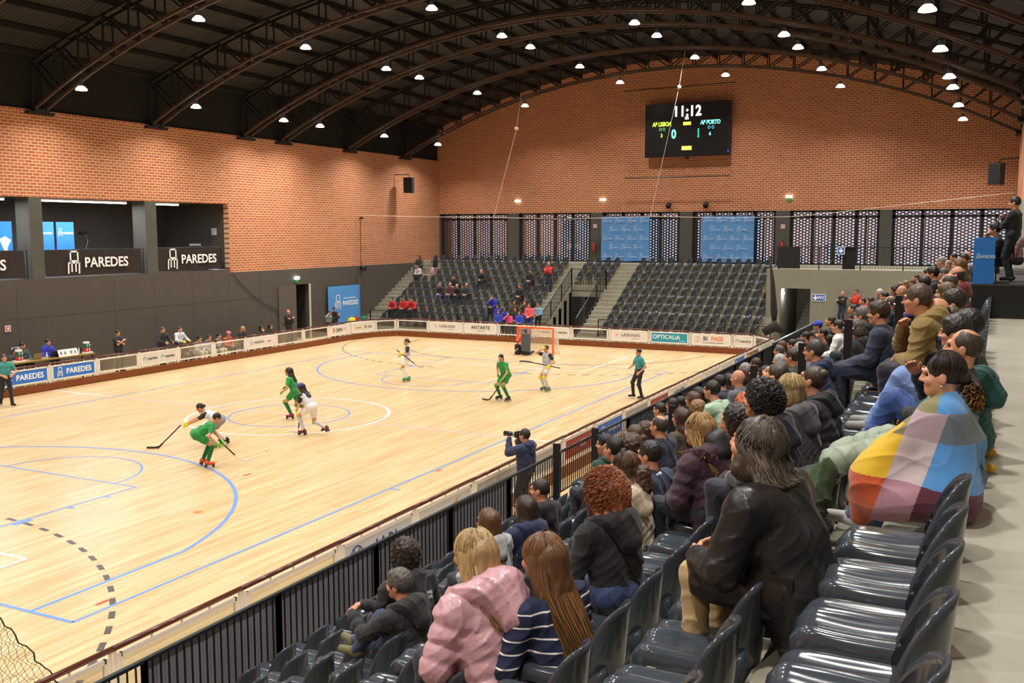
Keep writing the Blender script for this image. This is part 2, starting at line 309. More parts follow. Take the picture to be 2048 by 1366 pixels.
# ---------------- high bay lamps ----------------
LEM = mat('fff6ea', .5, emit=38, key='lamp_diffuser'); LRF = mat('ffffff', .4, emit=5, key='lamp_reflector'); LHS = mat('3a3a3c', .5)
proto = None
COLN = ('nearest the left wall', 'second line from left wall', 'third line from left wall', 'third line from right wall', 'second line from right wall', 'nearest the right wall'); ORDL = ['first', 'second', 'third', 'fourth', 'fifth', 'sixth', 'seventh', 'eighth', 'ninth', 'tenth', 'eleventh']
for li, lx in enumerate(LAMP_X):
    for ti, ty in enumerate(TRUSS_Y):
        vis = len(TRUSS_Y)-ti
        lab = 'lit high bay lamp, %s, on the %s truss from far end' % (COLN[li], ORDL[vis-1])
        z = arch(lx)-.5
        if proto is None:
            proto = thing('high_bay_lamp', lab, 'ceiling lamp', (lx, ty, z), group='high bay lamps')
            MB().lathe([(.21, 0), (.19, .05), (.11, .13), (.1, .14), (.0, .14)], n=18).build('reflector', LRF, proto, True)
            MB().lathe([(.0, .012), (.2, .01)], n=18).build('diffuser', LEM, proto)
            MB().lathe([(.0, .3), (.07, .3), (.07, .14), (0, .14)], n=12).build('driver_housing', LHS, proto)
            MB().tube([(0, 0, .3), (0, 0, .5)], .008).build('suspension_cable', LHS, proto)
        else: dup(proto, (lx, ty, z), 0, lab, 'high bay lamps')
# ---------------- windows in the far wall ----------------
gm = bpy.data.materials.new('window_glass'); gm.use_nodes = True; N = gm.node_tree.nodes; L = gm.node_tree.links; N.clear()
o_ = N.new('ShaderNodeOutputMaterial'); tr = N.new('ShaderNodeBsdfTransparent'); tr.inputs[0].default_value = (.9, .92, .95, 1); gl = N.new('ShaderNodeBsdfGlossy'); gl.inputs['Roughness'].default_value = .02; gl.inputs[0].default_value = (.9, .9, .9, 1)
fr = N.new('ShaderNodeFresnel'); fr.inputs[0].default_value = 1.5; mm = N.new('ShaderNodeMath'); mm.operation = 'MULTIPLY_ADD'; mm.inputs[1].default_value = 1.3; mm.inputs[2].default_value = .08; L.new(fr.outputs[0], mm.inputs[0]); ms = N.new('ShaderNodeMixShader'); L.new(mm.outputs[0], ms.inputs[0]); L.new(tr.outputs[0], ms.inputs[1]); L.new(gl.outputs[0], ms.inputs[2]); L.new(ms.outputs[0], o_.inputs[0])
GLASS = gm
CLEAR = gm.copy(); CLEAR.name = 'clear_acrylic'
for n_ in CLEAR.node_tree.nodes:
    if n_.type == 'MATH': n_.inputs[1].default_value = .35; n_.inputs[2].default_value = .01
    if n_.type == 'BSDF_TRANSPARENT': n_.inputs[0].default_value = (.86, .86, .84, 1)
BAYS = ((-12.95, -8.13), (-7.38, -2.62), (-1.89, 2.79), (3.52, 8.15), (8.89, 13.46), (14.06, 19.7))
SCB = mat('8d6a58', .85)
for i, (a, c) in enumerate(BAYS):
    wn = thing('window_%d' % (i+1), None, None, ((a+c)/2, WY1+.25, 3.74)); wn['kind'] = 'structure'; hw = (c-a)/2
    fb = MB()
    for z0, z1 in ((0, .09), (2.5, 2.63), (2.83, 2.92)): fb.b2((-hw, -.05, z0), (hw, .05, z1))
    np_ = 4; 
    for k in range(np_+1): x = -hw+.06+(2*hw-.12)*k/np_; fb.b2((x-.085, -.05, .0), (x+.085, .05, 2.9))
    if i > 1: x = -hw+.06+(2*hw-.12)*3.45/np_; fb.b2((x-.03, -.05, .0), (x+.03, .05, 2.6))
    fb.build('window_frame', mat('1b1817', .5), wn)
    MB().b2((-hw, -.008, .08), (hw, .008, 2.85)).build('window_pane', GLASS, wn)
    sb = MB(); rows = 38; rh = .079
    for r in range(rows):
        x = -hw-.2+(r % 2)*.17
        while x < hw+.1:
            sb.b2((x, .75, -.02+r*rh), (x+.225, .87, -.02+(r+1)*rh)); x += .34
    sb.build('perforated_brick_screen', SCB, wn)
# lintel shade above windows and end of the outside slab
struct(MB().b2((X0-.3, WY1+.3, 6.66), (WX1+.3, WY1+1.3, 6.9)), 'trim_11', DARKP)
# ---------------- near grandstand ----------------
def LX(k): return 18.95-.79*k
def LZ(k): return 3.95-.39*k
b = MB()
for k in range(9): b.b2((LX(k+1), WY0, -.1), (LX(k), 24.0, LZ(k+1)))
struct(b, 'floor_grandstand', CONC)
struct(MB().b2((18.95, WY0, 2.5), (WX1, WY1, 3.95)), 'floor_walkway', WALKM)
# ---------------- far grandstand ----------------
def FY(k): return 28.25-.714*k
def FZ(k): return 3.76-.385*k
b = MB(); VX0, VX1 = -1.75, .25
for k in range(9):
    y0, y1, z = FY(k+1), FY(k), FZ(k+1)
    b.b2((X0, y0, 0), (VX0, y1, z)); b.b2((VX1, y0, 0), (9.25, y1, z))
    if k < 3: b.b2((VX0, y0, 2.02), (VX1, y1, z))
    # half steps on the stairs
    for sx0, sx1 in ((X0, -12.05), (-2.75, VX0), (VX1, 1.25), (9.25, 9.7)): b.b2((sx0, FY(k)-.36, 0), (sx1, FY(k), z+.19)) if not (sx0 == 9.25) else b.b2((sx0, y0, 0), (sx1, y1, z))
for sx0, sx1 in ((-2.75, VX0), (VX1, 1.25)): b.b2((sx0, 21.5, 0), (sx1, 21.83, .15))
b.b2((9.25, 24.3, 0), (9.6, 28.25, 3.76))
struct(b, 'floor_far_grandstand', CONC)
b = MB(); b.b2((X0, 28.25, 2.8), (9.6, 31.3, 3.76)); b.b2((9.6, 24.3, 3.1), (WX1, 31.3, 3.76)); struct(b, 'floor_far_walkway', CONCL)
b = MB(); b.b2((9.2, 24.0, 2.86), (18.95, 24.3, 3.76)); b.b2((11.25, 24, 0), (18.95, 24.3, 2.86)); b.b2((9.2, 24.0, 0), (9.85, 24.3, 2.86)); struct(b, 'wall_wc', CEM)
b = MB(); b.b2((VX0, 26.0, 0), (-1.5, 26.2, 2.02)); b.b2((-1.5, 27.9, 0), (VX1, 28.1, 2.02)); b.b2((VX0-.01, 26.1, 0), (VX0+.02, 28, 2.1)); struct(b, 'wall_passage', mat('a8a49c', .7)); b = MB(); b.b2((VX0+.02, 25.9, 0), (-1.32, 26.0, 2.02)); b.b2((-1.1, 26.6, 0), (-.72, 26.7, 2.02)); b.b2((.0, 25.9, 0), (VX1, 26.0, 2.02)); struct(b, 'trim_12', mat('1d1b1a', .8))
b = MB(); b.b2((X0-.3, WY1, 3.7), (X0+.06, WY1+1.5, 6.66)); struct(b, 'trim_13', DARKP)
# stairwell behind the doorway beside the wc sign
b = MB()
for k in range(10): b.b2((10.2+.02*k, 25.6+.3*k, 0), (11.5, 25.9+.3*k+.05, .45+.17*k))
b.b2((9.7, 29, 0), (11.6, 29.2, 3.1)); b.b2((11.5, 24.3, 0), (11.7, 29, 3.1)); b.b2((9.6, 24.3, 0), (9.75, 29, 3.1)); tl = thing('wall_lamp', 'small round lit lamp inside the stair doorway beside the WC sign', 'lamp', (9.78, 25.2, 2.55)); MB().lathe([(0, -.07), (.06, -.04), (.07, 0), (.06, .04), (0, .07)], n=12).build('bulb', mat('fff6e8', .5, emit=14), tl, True)
Ls = bpy.data.lights.new('stair_light', 'POINT'); Ls.energy = 45; Ls.shadow_soft_size = .08; Ls.color = LAMP_COL; lo = bpy.data.objects.new('stair_light', Ls); COL.objects.link(lo); lo.location = (10.0, 25.2, 2.55)
struct(b, 'wall_stairwell', mat('77756c', .8, var=.05))
# ---------------- smooth implicit surfaces meshed with surface nets ----------------
A = lambda *p: np.array(p, np.float32)
def cone(a, b, r1, r2, m=0, k=.03, puff=None, fl=None): return ('c', A(*a), A(*b), r1, r2, m, k, puff, fl)
def ell(c, r, m=0, k=.03, R_=None, neg=False): return ('e', A(*c), A(*r), R_, neg, m, k)
def _d(pr, P):
    if pr[0] == 'c':
        _, a, b, r1, r2, m, k, puff, fl = pr; ba = b-a; L2 = float(ba@ba)+1e-9; pa = P-a; t = np.clip(pa@ba/L2, 0, 1); q_ = pa-t[:, None]*ba
        if fl is not None: q_ = q_*fl
        d = np.sqrt((q_*q_).sum(1))-(r1+(r2-r1)*t)
        if puff: d = d-puff[0]*(np.abs(np.sin(np.pi*t*math.sqrt(L2)/puff[1]))-.6)
        return d
    _, c, r, R_, neg, m, k = pr; q_ = P-c
    if R_ is not None: q_ = q_@R_
    k0 = np.sqrt(((q_/r)**2).sum(1)); k1 = np.sqrt(((q_/(r*r))**2).sum(1))+1e-9; return k0*(k0-1)/k1
def evalf(prims, P, noise=None):
    f = None
    for pr in prims:
        d = _d(pr, P); k = pr[6]
        if pr[0] == 'e' and pr[4]:
            f = np.maximum(f, -d); continue
        if f is None: f = d
        else:
            h = np.clip(.5+.5*(d-f)/k, 0, 1); f = d*(1-h)+f*h-k*h*(1-h)
    if noise is not None: f = f+noise(P)
    return f
def sdf_mesh(name, prims, h, mats, noise=None, pad=.02):
    lo = np.full(3, 1e9); hi = -lo
    for pr in prims:
        if pr[0] == 'c': pts = [(pr[1], pr[3]), (pr[2], pr[4])]
        elif pr[4]: continue
        else: pts = [(pr[1], float(max(pr[2])))]
        for p, r in pts: lo = np.minimum(lo, p-r); hi = np.maximum(hi, p+r)
    lo -= pad+h; hi += pad+h; B = 8; nb = np.ceil((hi-lo)/(h*B)).astype(int)+1
    g = np.stack(np.meshgrid(*[np.arange(n) for n in nb], indexing='ij'), -1).reshape(-1, 3)
    cen = (lo+(g*B+B/2-.5)*h).astype(np.float32); dc = evalf(prims, cen, None)
    act = np.abs(dc) < 7.0*h+.035
    F = np.empty(nb*B, np.float32); Fb = F.reshape(nb[0], B, nb[1], B, nb[2], B)
    big = np.where(dc < 0, -1., 1.).astype(np.float32).reshape(nb); Fb[:] = big[:, None, :, None, :, None]
    off = np.stack(np.meshgrid(*[np.arange(B)]*3, indexing='ij'), -1).reshape(-1, 3)
    ga = g[act]; P = (lo+((ga*B)[:, None, :]+off[None])*h).astype(np.float32).reshape(-1, 3)
    vals = np.empty(len(P), np.float32)
    for i in range(0, len(P), 200000): vals[i:i+200000] = evalf(prims, P[i:i+200000], noise)
    Fb[ga[:, 0], :, ga[:, 1], :, ga[:, 2], :] = vals.reshape(-1, B, B, B)
    S = F < 0; cs = S[:-1, :-1, :-1].astype(np.int8)
    cnt = np.zeros(cs.shape, np.int8)
    for dx in (0, 1):
        for dy in (0, 1):
            for dz in (0, 1): cnt += S[dx:S.shape[0]-1+dx, dy:S.shape[1]-1+dy, dz:S.shape[2]-1+dz]
    am = (cnt > 0) & (cnt < 8); ci = np.argwhere(am); idx = -np.ones(am.shape, np.int32); idx[am] = np.arange(len(ci))
    acc = np.zeros((len(ci), 3), np.float64); n = np.zeros(len(ci))
    C = [(0, 0, 0), (1, 0, 0), (0, 1, 0), (1, 1, 0), (0, 0, 1), (1, 0, 1), (0, 1, 1), (1, 1, 1)]
    cv = [F[ci[:, 0]+c[0], ci[:, 1]+c[1], ci[:, 2]+c[2]] for c in C]
    for a_, b_ in ((0, 1), (2, 3), (4, 5), (6, 7), (0, 2), (1, 3), (4, 6), (5, 7), (0, 4), (1, 5), (2, 6), (3, 7)):
        va, vb = cv[a_], cv[b_]; m = (va < 0) != (vb < 0); t = np.where(m, va/np.where(m, va-vb, 1), 0)
        pa, pb = np.array(C[a_]), np.array(C[b_]); acc += np.where(m[:, None], pa+t[:, None]*(pb-pa), 0); n += m
    V = (lo+(ci+acc/n[:, None])*h).astype(np.float32); Q = []
    for ax in range(3):
        sl = [slice(None)]*3; sl2 = [slice(None)]*3; sl[ax] = slice(0, -1); sl2[ax] = slice(1, None)
        a_ = S[tuple(sl)]; b_ = S[tuple(sl2)]; e = np.argwhere(a_ != b_)
        u, v = [(1, 2), (2, 0), (0, 1)][ax]; e = e[(e[:, u] > 0) & (e[:, v] > 0) & (e[:, u] < am.shape[u]) & (e[:, v] < am.shape[v]) & (e[:, ax] < am.shape[ax])]
        du = np.zeros(3, int); du[u] = 1; dv = np.zeros(3, int); dv[v] = 1
        q_ = np.stack([idx[tuple((e-o).T)] for o in (du+dv, dv, 0*du, du)], 1); fl = ~S[tuple(e.T)]; q_[fl] = q_[fl][:, ::-1]; Q.append(q_)
    Q = np.concatenate(Q); Q = Q[(Q >= 0).all(1)]
    mi = None; ms = sorted({pr[5] for pr in prims if not (pr[0] == 'e' and pr[4])})
    if len(ms) > 1:
        fc = V[Q].mean(1); best = np.full(len(fc), 1e9, np.float32); mi = np.zeros(len(fc), np.int32)
        for pr in prims:
            if pr[0] == 'e' and pr[4]: continue
            d = _d(pr, fc)+(.0022 if name == 'body' and pr[5] in (1, 2, 3) else 0); w_ = d < best; best[w_] = d[w_]; mi[w_] = pr[5]
    return mkmesh(name, V, Q, mats, mi, True)
# ---------------- people ----------------
def ik(a, c, l1, l2, pole):
    a, c, pole = Vector(a), Vector(c), Vector(pole); d = c-a; L = min(d.length, (l1+l2)*.999); u = d.normalized(); c = a+u*L
    x = (l1*l1-l2*l2+L*L)/(2*L); hh = math.sqrt(max(0, l1*l1-x*x)); pv = pole-a; pv = pv-u*pv.dot(u)
    if pv.length < 1e-5: pv = Vector((0, 1, 0))
    return a+u*x+pv.normalized()*hh, c
def pose(pel=(0, 0, .53), lean=.12, side=0., ank=((-.12, .42, .09), (.12, .42, .09)), wr=((-.10, .32, .62), (.10, .32, .62)), hy=0., hp=0., kp=None, ep=None, toe=None, broad=.185, hand=None, neckf=0., twist=0.):
    P = Vector(pel); u = Vector((math.sin(side), math.sin(lean)*math.cos(side), math.cos(lean)*math.cos(side))); rt_ = Vector((math.cos(twist), math.sin(twist), 0)); rt_ = (rt_-u*rt_.dot(u)).normalized()
    J = dict(P=P, u=u, rt=rt_, fwd=u.cross(rt_)*-1 if False else rt_.cross(u)*-1)
    J['fwd'] = -rt_.cross(u) if (-rt_.cross(u)).y > 0 else rt_.cross(u)
    J['chest'] = P+u*.32; J['neck'] = P+u*.45; l6 = lean*.55
    J['head'] = J['neck']+Vector((u.x*.12, math.sin(l6)*.165+.02+neckf, math.cos(l6)*.165))
    R_ = Matrix.Rotation(hy+twist, 3, 'Z') @ Matrix.Rotation(-hp, 3, 'X'); J['HR'] = R_
    for i, s in enumerate((-1, 1)):
        hip = P+Vector((rt_.x, rt_.y, 0)).normalized()*s*.09; J['hip%d' % i] = hip; an = Vector(ank[i]); J['knee%d' % i], J['ank%d' % i] = ik(hip, an, .44, .44, Vector(kp[i]) if kp else (hip+an)/2+Vector((s*.02, 1, .6)))
        J['toe%d' % i] = J['ank%d' % i]+(Vector(toe[i]) if toe else Vector((s*.03, .15, -.055)))
        sh = P+u*.405+rt_*s*broad; J['sh%d' % i] = sh; w_ = Vector(wr[i]); J['el%d' % i], J['wr%d' % i] = ik(sh, w_, .285, .26, Vector(ep[i]) if ep else sh+Vector((s*.5, -.25, -.5)))
        J['hand%d' % i] = Vector(hand[i]).normalized() if hand and hand[i] else (J['wr%d' % i]-J['el%d' % i]).normalized()
    return J
SEATED = dict(
 lap=pose(), lean=pose(lean=.5, wr=((-.06, .47, .60), (.06, .48, .61)), hp=-.05), cross=pose(lean=.02, wr=((.06, .22, .80), (-.07, .20, .83)), ep=((-.5, .1, .5), (.5, .1, .5))),
 chin=pose(lean=.42, wr=((-.02, .36, .62), (.02, .35, .88)), ep=((-.4, .2, .3), (.25, .9, .3)), hp=.0), phone=pose(lean=.3, wr=((-.06, .42, .78), (.07, .42, .78)), hp=-.35),
 turn=pose(lean=.1, hy=.45), turnr=pose(lean=.1, hy=-.4), down=pose(lean=.55, wr=((-.08, .5, .62), (.08, .5, .62)), hp=-.5), hunch=pose(lean=.3, wr=((-.05, .38, .60), (.05, .38, .60))), back=pose(lean=-.08, wr=((-.12, .25, .62), (.12, .25, .62))))
SEATED['leanturn'] = pose(lean=.5, wr=((-.06, .47, .60), (.06, .48, .61)), hy=.2); SEATED['mouth'] = pose(lean=.25, wr=((-.05, .36, .62), (.04, .30, .98)), ep=((-.4, .2, .3), (.4, .8, .3)))
STAND = dict(
 stand=pose(pel=(0, 0, .93), lean=.0, ank=((-.11, 0, .08), (.11, .02, .08)), wr=((-.25, .06, .82), (.25, .06, .82))),
 cross=pose(pel=(0, 0, .93), lean=-.03, ank=((-.12, 0, .08), (.12, .02, .08)), wr=((.07, .2, 1.22), (-.08, .19, 1.25)), ep=((-.5, .1, .9), (.5, .1, .9))),
 front=pose(pel=(0, 0, .93), lean=.02, ank=((-.11, 0, .08), (.11, .02, .08)), wr=((-.03, .22, .98), (.04, .22, 1.0))),
 rail=pose(pel=(0, 0, .93), lean=.15, ank=((-.11, 0, .08), (.11, .02, .08)), wr=((-.2, .42, 1.05), (.2, .42, 1.05))),
 face=pose(pel=(0, 0, .93), lean=.05, ank=((-.11, 0, .08), (.11, .02, .08)), wr=((-.03, .22, .98), (.03, .2, 1.42)), ep=((-.5, .1, .9), (.5, .3, .9))),
 camera=pose(pel=(0, 0, .93), lean=.06, ank=((-.14, 0, .08), (.14, .06, .08)), wr=((-.07, .34, 1.48), (.08, .16, 1.50)), ep=((-.4, .3, .8), (.6, .1, .9))))
def hand_prims(w, d, pn, m, s, glove=0):
    # palm, four curled fingers of different length and a thumb leaving the side of the palm
    w, d = Vector(w), Vector(d).normalized(); n = Vector(pn); n = (n-d*n.dot(d)); n = n.normalized() if n.length > 1e-4 else d.orthogonal().normalized(); sd = d.cross(n); g = 1+glove
    out = [cone(w, w+d*.045, .026*g, .030*g, m, .02), cone(w+d*.05-sd*.02, w+d*.05+sd*.02, .017*g, .017*g, m, .02)]
    for i, (o_, L_) in enumerate(((-.030, .062), (-.010, .074), (.010, .070), (.029, .054))):
        a_ = w+d*.085+sd*o_; b_ = a_+d*L_*.5+n*.010; c_ = b_+d*L_*.34+n*L_*.36; out += [cone(w+d*.05+sd*o_*.8, a_, .0125*g, .0105*g, m, .006), cone(a_, b_, .0105*g, .0095*g, m, .004), cone(b_, c_, .0095*g, .008*g, m, .004)]
    t0 = w+d*.025-sd*s*.028; t1 = t0+d*.035-sd*s*.022+n*.012; out += [cone(t0, t1, .013*g, .011*g, m, .008), cone(t1, t1+d*.03-sd*s*.004+n*.008, .011*g, .009*g, m, .004)]
    return out
def HL(J, p): return J['head']+J['HR'] @ Vector(p)
def headR(J): return np.array(J['HR'], np.float32)
def body_prims(J, sleeves=1., glove=0, gm=0, legs=False, fine=True):
    R3 = headR(J); e = lambda c, r, m=0, k=.02, neg=False: ell(HL(J, c), r, m, k, R3, neg)
    pr = [e((0, -.012, .028), (.074, .094, .098)), e((0, .03, -.035), (.060, .062, .080), k=.03), e((0, .062, -.088), (.027, .024, .024), k=.03), e((0, .088, .030), (.05, .012, .014), k=.02),
          cone(HL(J, (0, .092, .018)), HL(J, (0, .110, -.022)), .008, .0125, 0, .012), e((-.013, .1, -.026), (.009, .009, .008), k=.008), e((.013, .1, -.026), (.009, .009, .008), k=.008)]
    for s in (-1, 1):
        if fine: pr.append(e((s*.03, .086, .010), (.017, .013, .010), k=.005, neg=True))
        pr += [e((s*.04, .068, -.025), (.022, .022, .02), k=.02), e((s*.078, -.006, -.006), (.009, .021, .032), k=.008), e((s*.03, .079, .010), (.0125, .0105, .0065), 1, .002)]
    pr += [e((0, .086, -.056), (.020, .009, .0065), 2, .006), e((-.031, .086, .034), (.016, .006, .0035), 3, .003), e((.031, .086, .034), (.016, .006, .0035), 3, .003)]
    nb = J['P']+J['u']*.40
    pr += [cone(nb, HL(J, (0, -.02, -.05)), .062, .052, 0, .03), cone(J['P']+J['u']*.05, J['chest'], .09, .10, 0, .04), cone(J['sh0'], J['sh1'], .05, .05, 0, .04)]
    if legs:
        for i in (0, 1): pr += [cone(J['hip%d' % i], J['knee%d' % i], .080, .056, 0, .03), cone(J['knee%d' % i], J['ank%d' % i], .054, .038, 0, .02)]
        pr.append(cone(J['hip0'], J['hip1'], .085, .085, 0, .03))
    for i, s in enumerate((-1, 1)):
        pr += [cone(J['sh%d' % i], J['el%d' % i], .046, .036, 0, .02), cone(J['el%d' % i], J['wr%d' % i], .037, .026, 0, .02)]
        tgt = J['P']+J['u']*.25-J['wr%d' % i]; pr += hand_prims(J['wr%d' % i], J['hand%d' % i], tgt+Vector((0, 0, -.3)), gm, s*(-1), glove)
    return pr
def folds(amp, fr=14., seed=0.):
    def f(P):
        x, y, z = P[:, 0], P[:, 1], P[:, 2]
        a = np.sin(fr*(1.0*z+.45*x-.3*y)+1.9*np.sin(fr*.55*x+seed)+1.4*np.sin(fr*.5*y+z*5)); b = np.sin(fr*(.7*z-.8*x+.6*y)*1.5+2.2*np.sin(fr*.6*z+seed+2))
        m_ = .5+.5*np.sin(9*x+7*z+seed)*np.sin(8*y-6*z+1)
        return amp*(.35-2.3*(1-np.abs(a))**2.5*(.35+m_)-1.7*(1-np.abs(b))**3*(1.2-m_))
    return f
def top_prims(J, style, bulk, length=.0, sl=1.):
    P, u, rt_ = J['P'], J['u'], J['rt']; pr = []; pf = {'puffer': (.013, .085), 'finepuffer': (.007, .055)}.get(style)
    for s in (-1, 1):
        pr += [cone(P+rt_*s*.075+u*(.02-length), P+rt_*s*.07+u*.2, .102+bulk, .094+bulk, 0, .05, pf), cone(P+rt_*s*.07+u*.2, P+rt_*s*.085+u*.36, .096+bulk, .089+bulk, 0, .05, pf)]
    pr += [cone(J['sh0']-u*.015, J['sh1']-u*.015, .058+bulk*.6, .058+bulk*.6, 0, .06), cone(P+u*.36, P+u*.45, .10, .062+bulk*.3, 0, .05)]
    for i in (0, 1):
        sh, el, wr_ = J['sh%d' % i], J['el%d' % i], J['wr%d' % i]; pr.append(cone(sh, el if sl >= 1 else sh+(el-sh)*min(1, sl*1.0), .058+bulk*.8, .049+bulk*.75, 1, .035, pf))
        if sl >= 1: pr.append(cone(el, el+(wr_-el)*.97, .048+bulk*.75, .036+bulk*.4, 1, .03, pf))
    return pr
def skirt(J, bulk):
    return [cone(J['hip%d' % i]+Vector((0, 0, .02)), J['hip%d' % i]+(J['knee%d' % i]-J['hip%d' % i])*.82, .115+bulk*.5, .085+bulk*.5, 0, .05) for i in (0, 1)]
def collar(J, r=.03, m=0):
    n = J['P']+J['u']*.455; pr = []; f = J['fwd']; q_ = [n+J['rt']*math.cos(a)*.07+f*(math.sin(a)*.062)+J['u']*(.0-.0*math.sin(a)) for a in np.linspace(0, 2*math.pi, 11)[:-1]]
    for i in range(10): pr.append(cone(q_[i], q_[(i+1) % 10], r, r, m, .015))
    return pr
def hood_prims(J, s=1., m=0):
    n = J['P']+J['u']*.44; f = J['fwd']; rt_ = J['rt']; u = J['u']; pr = []
    pts = [n+rt_*math.cos(a)*.105*s+f*(-math.sin(a)*.10*s-.01)+u*(.02+.01*math.sin(a)) for a in np.linspace(-.35, math.pi+.35, 9)]
    for i in range(8): pr.append(cone(pts[i], pts[i+1], .034*s, .034*s, m, .03))
    pr += [cone(n-f*.10*s+u*.0, n-f*.145*s-u*.09*s, .075*s, .05*s, m, .05), cone(n-f*.09*s-rt_*.06-u*.0, n-f*.13*s-u*.10*s, .05*s, .04*s, m, .05), cone(n-f*.09*s+rt_*.06, n-f*.13*s-u*.10*s, .05*s, .04*s, m, .05)]
    return pr
def leg_prims(J, bulk=.0, shorts=False, frm=0., to=1.):
    pr = [cone(J['hip0']+Vector((0, 0, .02)), J['hip1']+Vector((0, 0, .02)), .115+bulk, .115+bulk, 0, .05)]
    for i in (0, 1):
        h_, k_, a_ = J['hip%d' % i], J['knee%d' % i], J['ank%d' % i]
        if shorts: pr.append(cone(h_, h_+(k_-h_)*.55, .10+bulk, .092+bulk, 0, .04))
        else: pr += [cone(h_, k_, .092+bulk, .064+bulk, 0, .04), cone(k_, a_+(k_-a_)*.04, .062+bulk, .046+bulk, 0, .03)]
    return pr
def hair_prims(J, st):
    R3 = headR(J); e = lambda c, r, k=.02, neg=False: ell(HL(J, c), r, 0, k, R3, neg); c_ = lambda a, b, r1, r2, k=.03: cone(HL(J, a), HL(J, b), r1, r2, 0, k)
    N_ = J['P']+J['u']*.45; bk = -J['fwd']; cut = [e((0, .135, -.035), (.078, .085, .105), neg=True), e((0, .06, -.13), (.10, .10, .085), neg=True)]; ears = [e((s*.085, .012, -.02), (.03, .028, .035), neg=True) for s in (-1, 1)]
    nape = [e((0, -.03, -.165), (.13, .13, .09), neg=True)]
    if st == 'short': return [e((0, -.014, .034), (.083, .103, .105))]+cut+ears+nape
    if st == 'buzz': return [e((0, -.013, .031), (.078, .098, .101))]+cut+ears+nape
    if st == 'thick': return [e((0, -.012, .042), (.092, .11, .112)), e((0, .05, .09), (.06, .05, .035))]+cut+ears+nape
    if st == 'balding': return [e((0, -.020, .010), (.081, .098, .090)), e((0, .03, .135), (.064, .12, .060), neg=True)]+cut+ears+nape
    if st == 'crown': return [e((0, -.02, .03), (.080, .098, .098)), e((0, -.045, .13), (.05, .06, .045), neg=True), e((0, .08, .1), (.07, .05, .06), neg=True)]+cut+ears+nape
    if st in ('curly', 'afro'): r = .018 if st == 'curly' else .035; return [e((0, -.014, .045), (.088+r, .106+r, .102+r)), e((0, -.05, -.01), (.085+r, .07+r, .085+r))]+cut+([] if st == 'afro' else nape)
    if st == 'bob': return [e((0, -.016, .034), (.088, .106, .105)), e((0, -.04, -.04), (.095, .085, .095)), e((-.06, 0, -.07), (.035, .05, .06)), e((.06, 0, -.07), (.035, .05, .06))]+cut
    if st == 'shag': return [e((0, -.02, .034), (.10, .118, .112)), e((0, -.05, -.05), (.115, .095, .11)), e((-.075, 0, -.08), (.04, .06, .06)), e((.075, 0, -.08), (.04, .06, .06))]+cut
    if st in ('long', 'longcurly', 'verylong'):
        L = {'long': .28, 'longcurly': .12, 'verylong': .42}[st]; w_ = 1.0 if st != 'longcurly' else 1.35; base = [e((0, -.015, .034), (.087*w_, .105, .105))]
        t = N_+bk*.11-J['u']*L*.55; pr = base+[cone(HL(J, (0, -.065, .03)), N_+bk*.06+J['u']*.03, .085*w_, .078*w_, 0, .04)]
        for s in (-1, 0, 1): pr += [cone(N_+bk*.065+J['rt']*s*.045+J['u']*.03, N_+bk*.125+J['rt']*s*.055-J['u']*L*.6, .055*w_, .028*w_, 0, .03)]
        for s in (-1, 1): pr += [cone(HL(J, (s*.066, -.01, .02)), N_+J['rt']*s*.085+bk*.03, .038*w_, .036*w_, 0, .03)]
        return pr+cut
    if st == 'bun': return [e((0, -.014, .032), (.080, .100, .102)), e((0, -.075, .095), (.045, .042, .04), k=.012)]+cut+ears+nape
    if st == 'lowbun': return [e((0, -.014, .032), (.080, .100, .102)), e((0, -.115, .0), (.042, .04, .042), k=.012)]+cut+ears+nape
    if st in ('pony', 'ponycurly'):
        w_ = 1 if st == 'pony' else 1.9
        return [e((0, -.014, .032), (.081, .101, .103)), c_((0, -.10, .03), (0, -.15, .0), .022, .03*w_, .02), cone(HL(J, (0, -.15, .0)), HL(J, (0, -.17, -.10)), .032*w_, .030*w_, 0, .02), cone(HL(J, (0, -.17, -.10)), HL(J, (0, -.165, -.20)), .028*w_, .012*w_, 0, .02)]+cut+ears+nape
    return []
HN = dict(curly=(.010, 95), afro=(.012, 85), longcurly=(.010, 70), ponycurly=(.009, 80), short=(.0025, 110), thick=(.004, 90), shag=(.007, 60), bob=(.004, 55), long=(.003, 45), verylong=(.003, 45))
LODS = {'hero': (.009, .0062, .0065), 'mid': (.013, .0088, .009), 'far': (.022, .0135, .014)}
_G = {}
SKIN = ['c98f6e', 'd49b7a', 'bd8261', 'd9a788', 'b27a5a']
def inst(key, fn, name, mats, root):
    if key not in _G: _G[key] = fn()
    me = _G[key]; o = link(name, me, root)
    for i, m in enumerate(mats[:len(me.material_slots) if hasattr(me, 'material_slots') else len(me.materials)]):
        o.material_slots[i].link = 'OBJECT'; o.material_slots[i].material = m
    return o
DM = mat('888888')
def hairmat(c): return mat(c, .42, bump=.5, bscale=40, var=.38, vscale=42, stretch=(1, 1, .18), spec=.5, key='hair_'+c)
def clothmat(c, shiny=0): return mat(c, .75 if not shiny else (.36 if shiny == 1 else .24), bump=.18 if not shiny else .25, bscale=120 if not shiny else 24, var=.06, vscale=14, sheen=.15 if not shiny else 0, key='cloth_'+c)
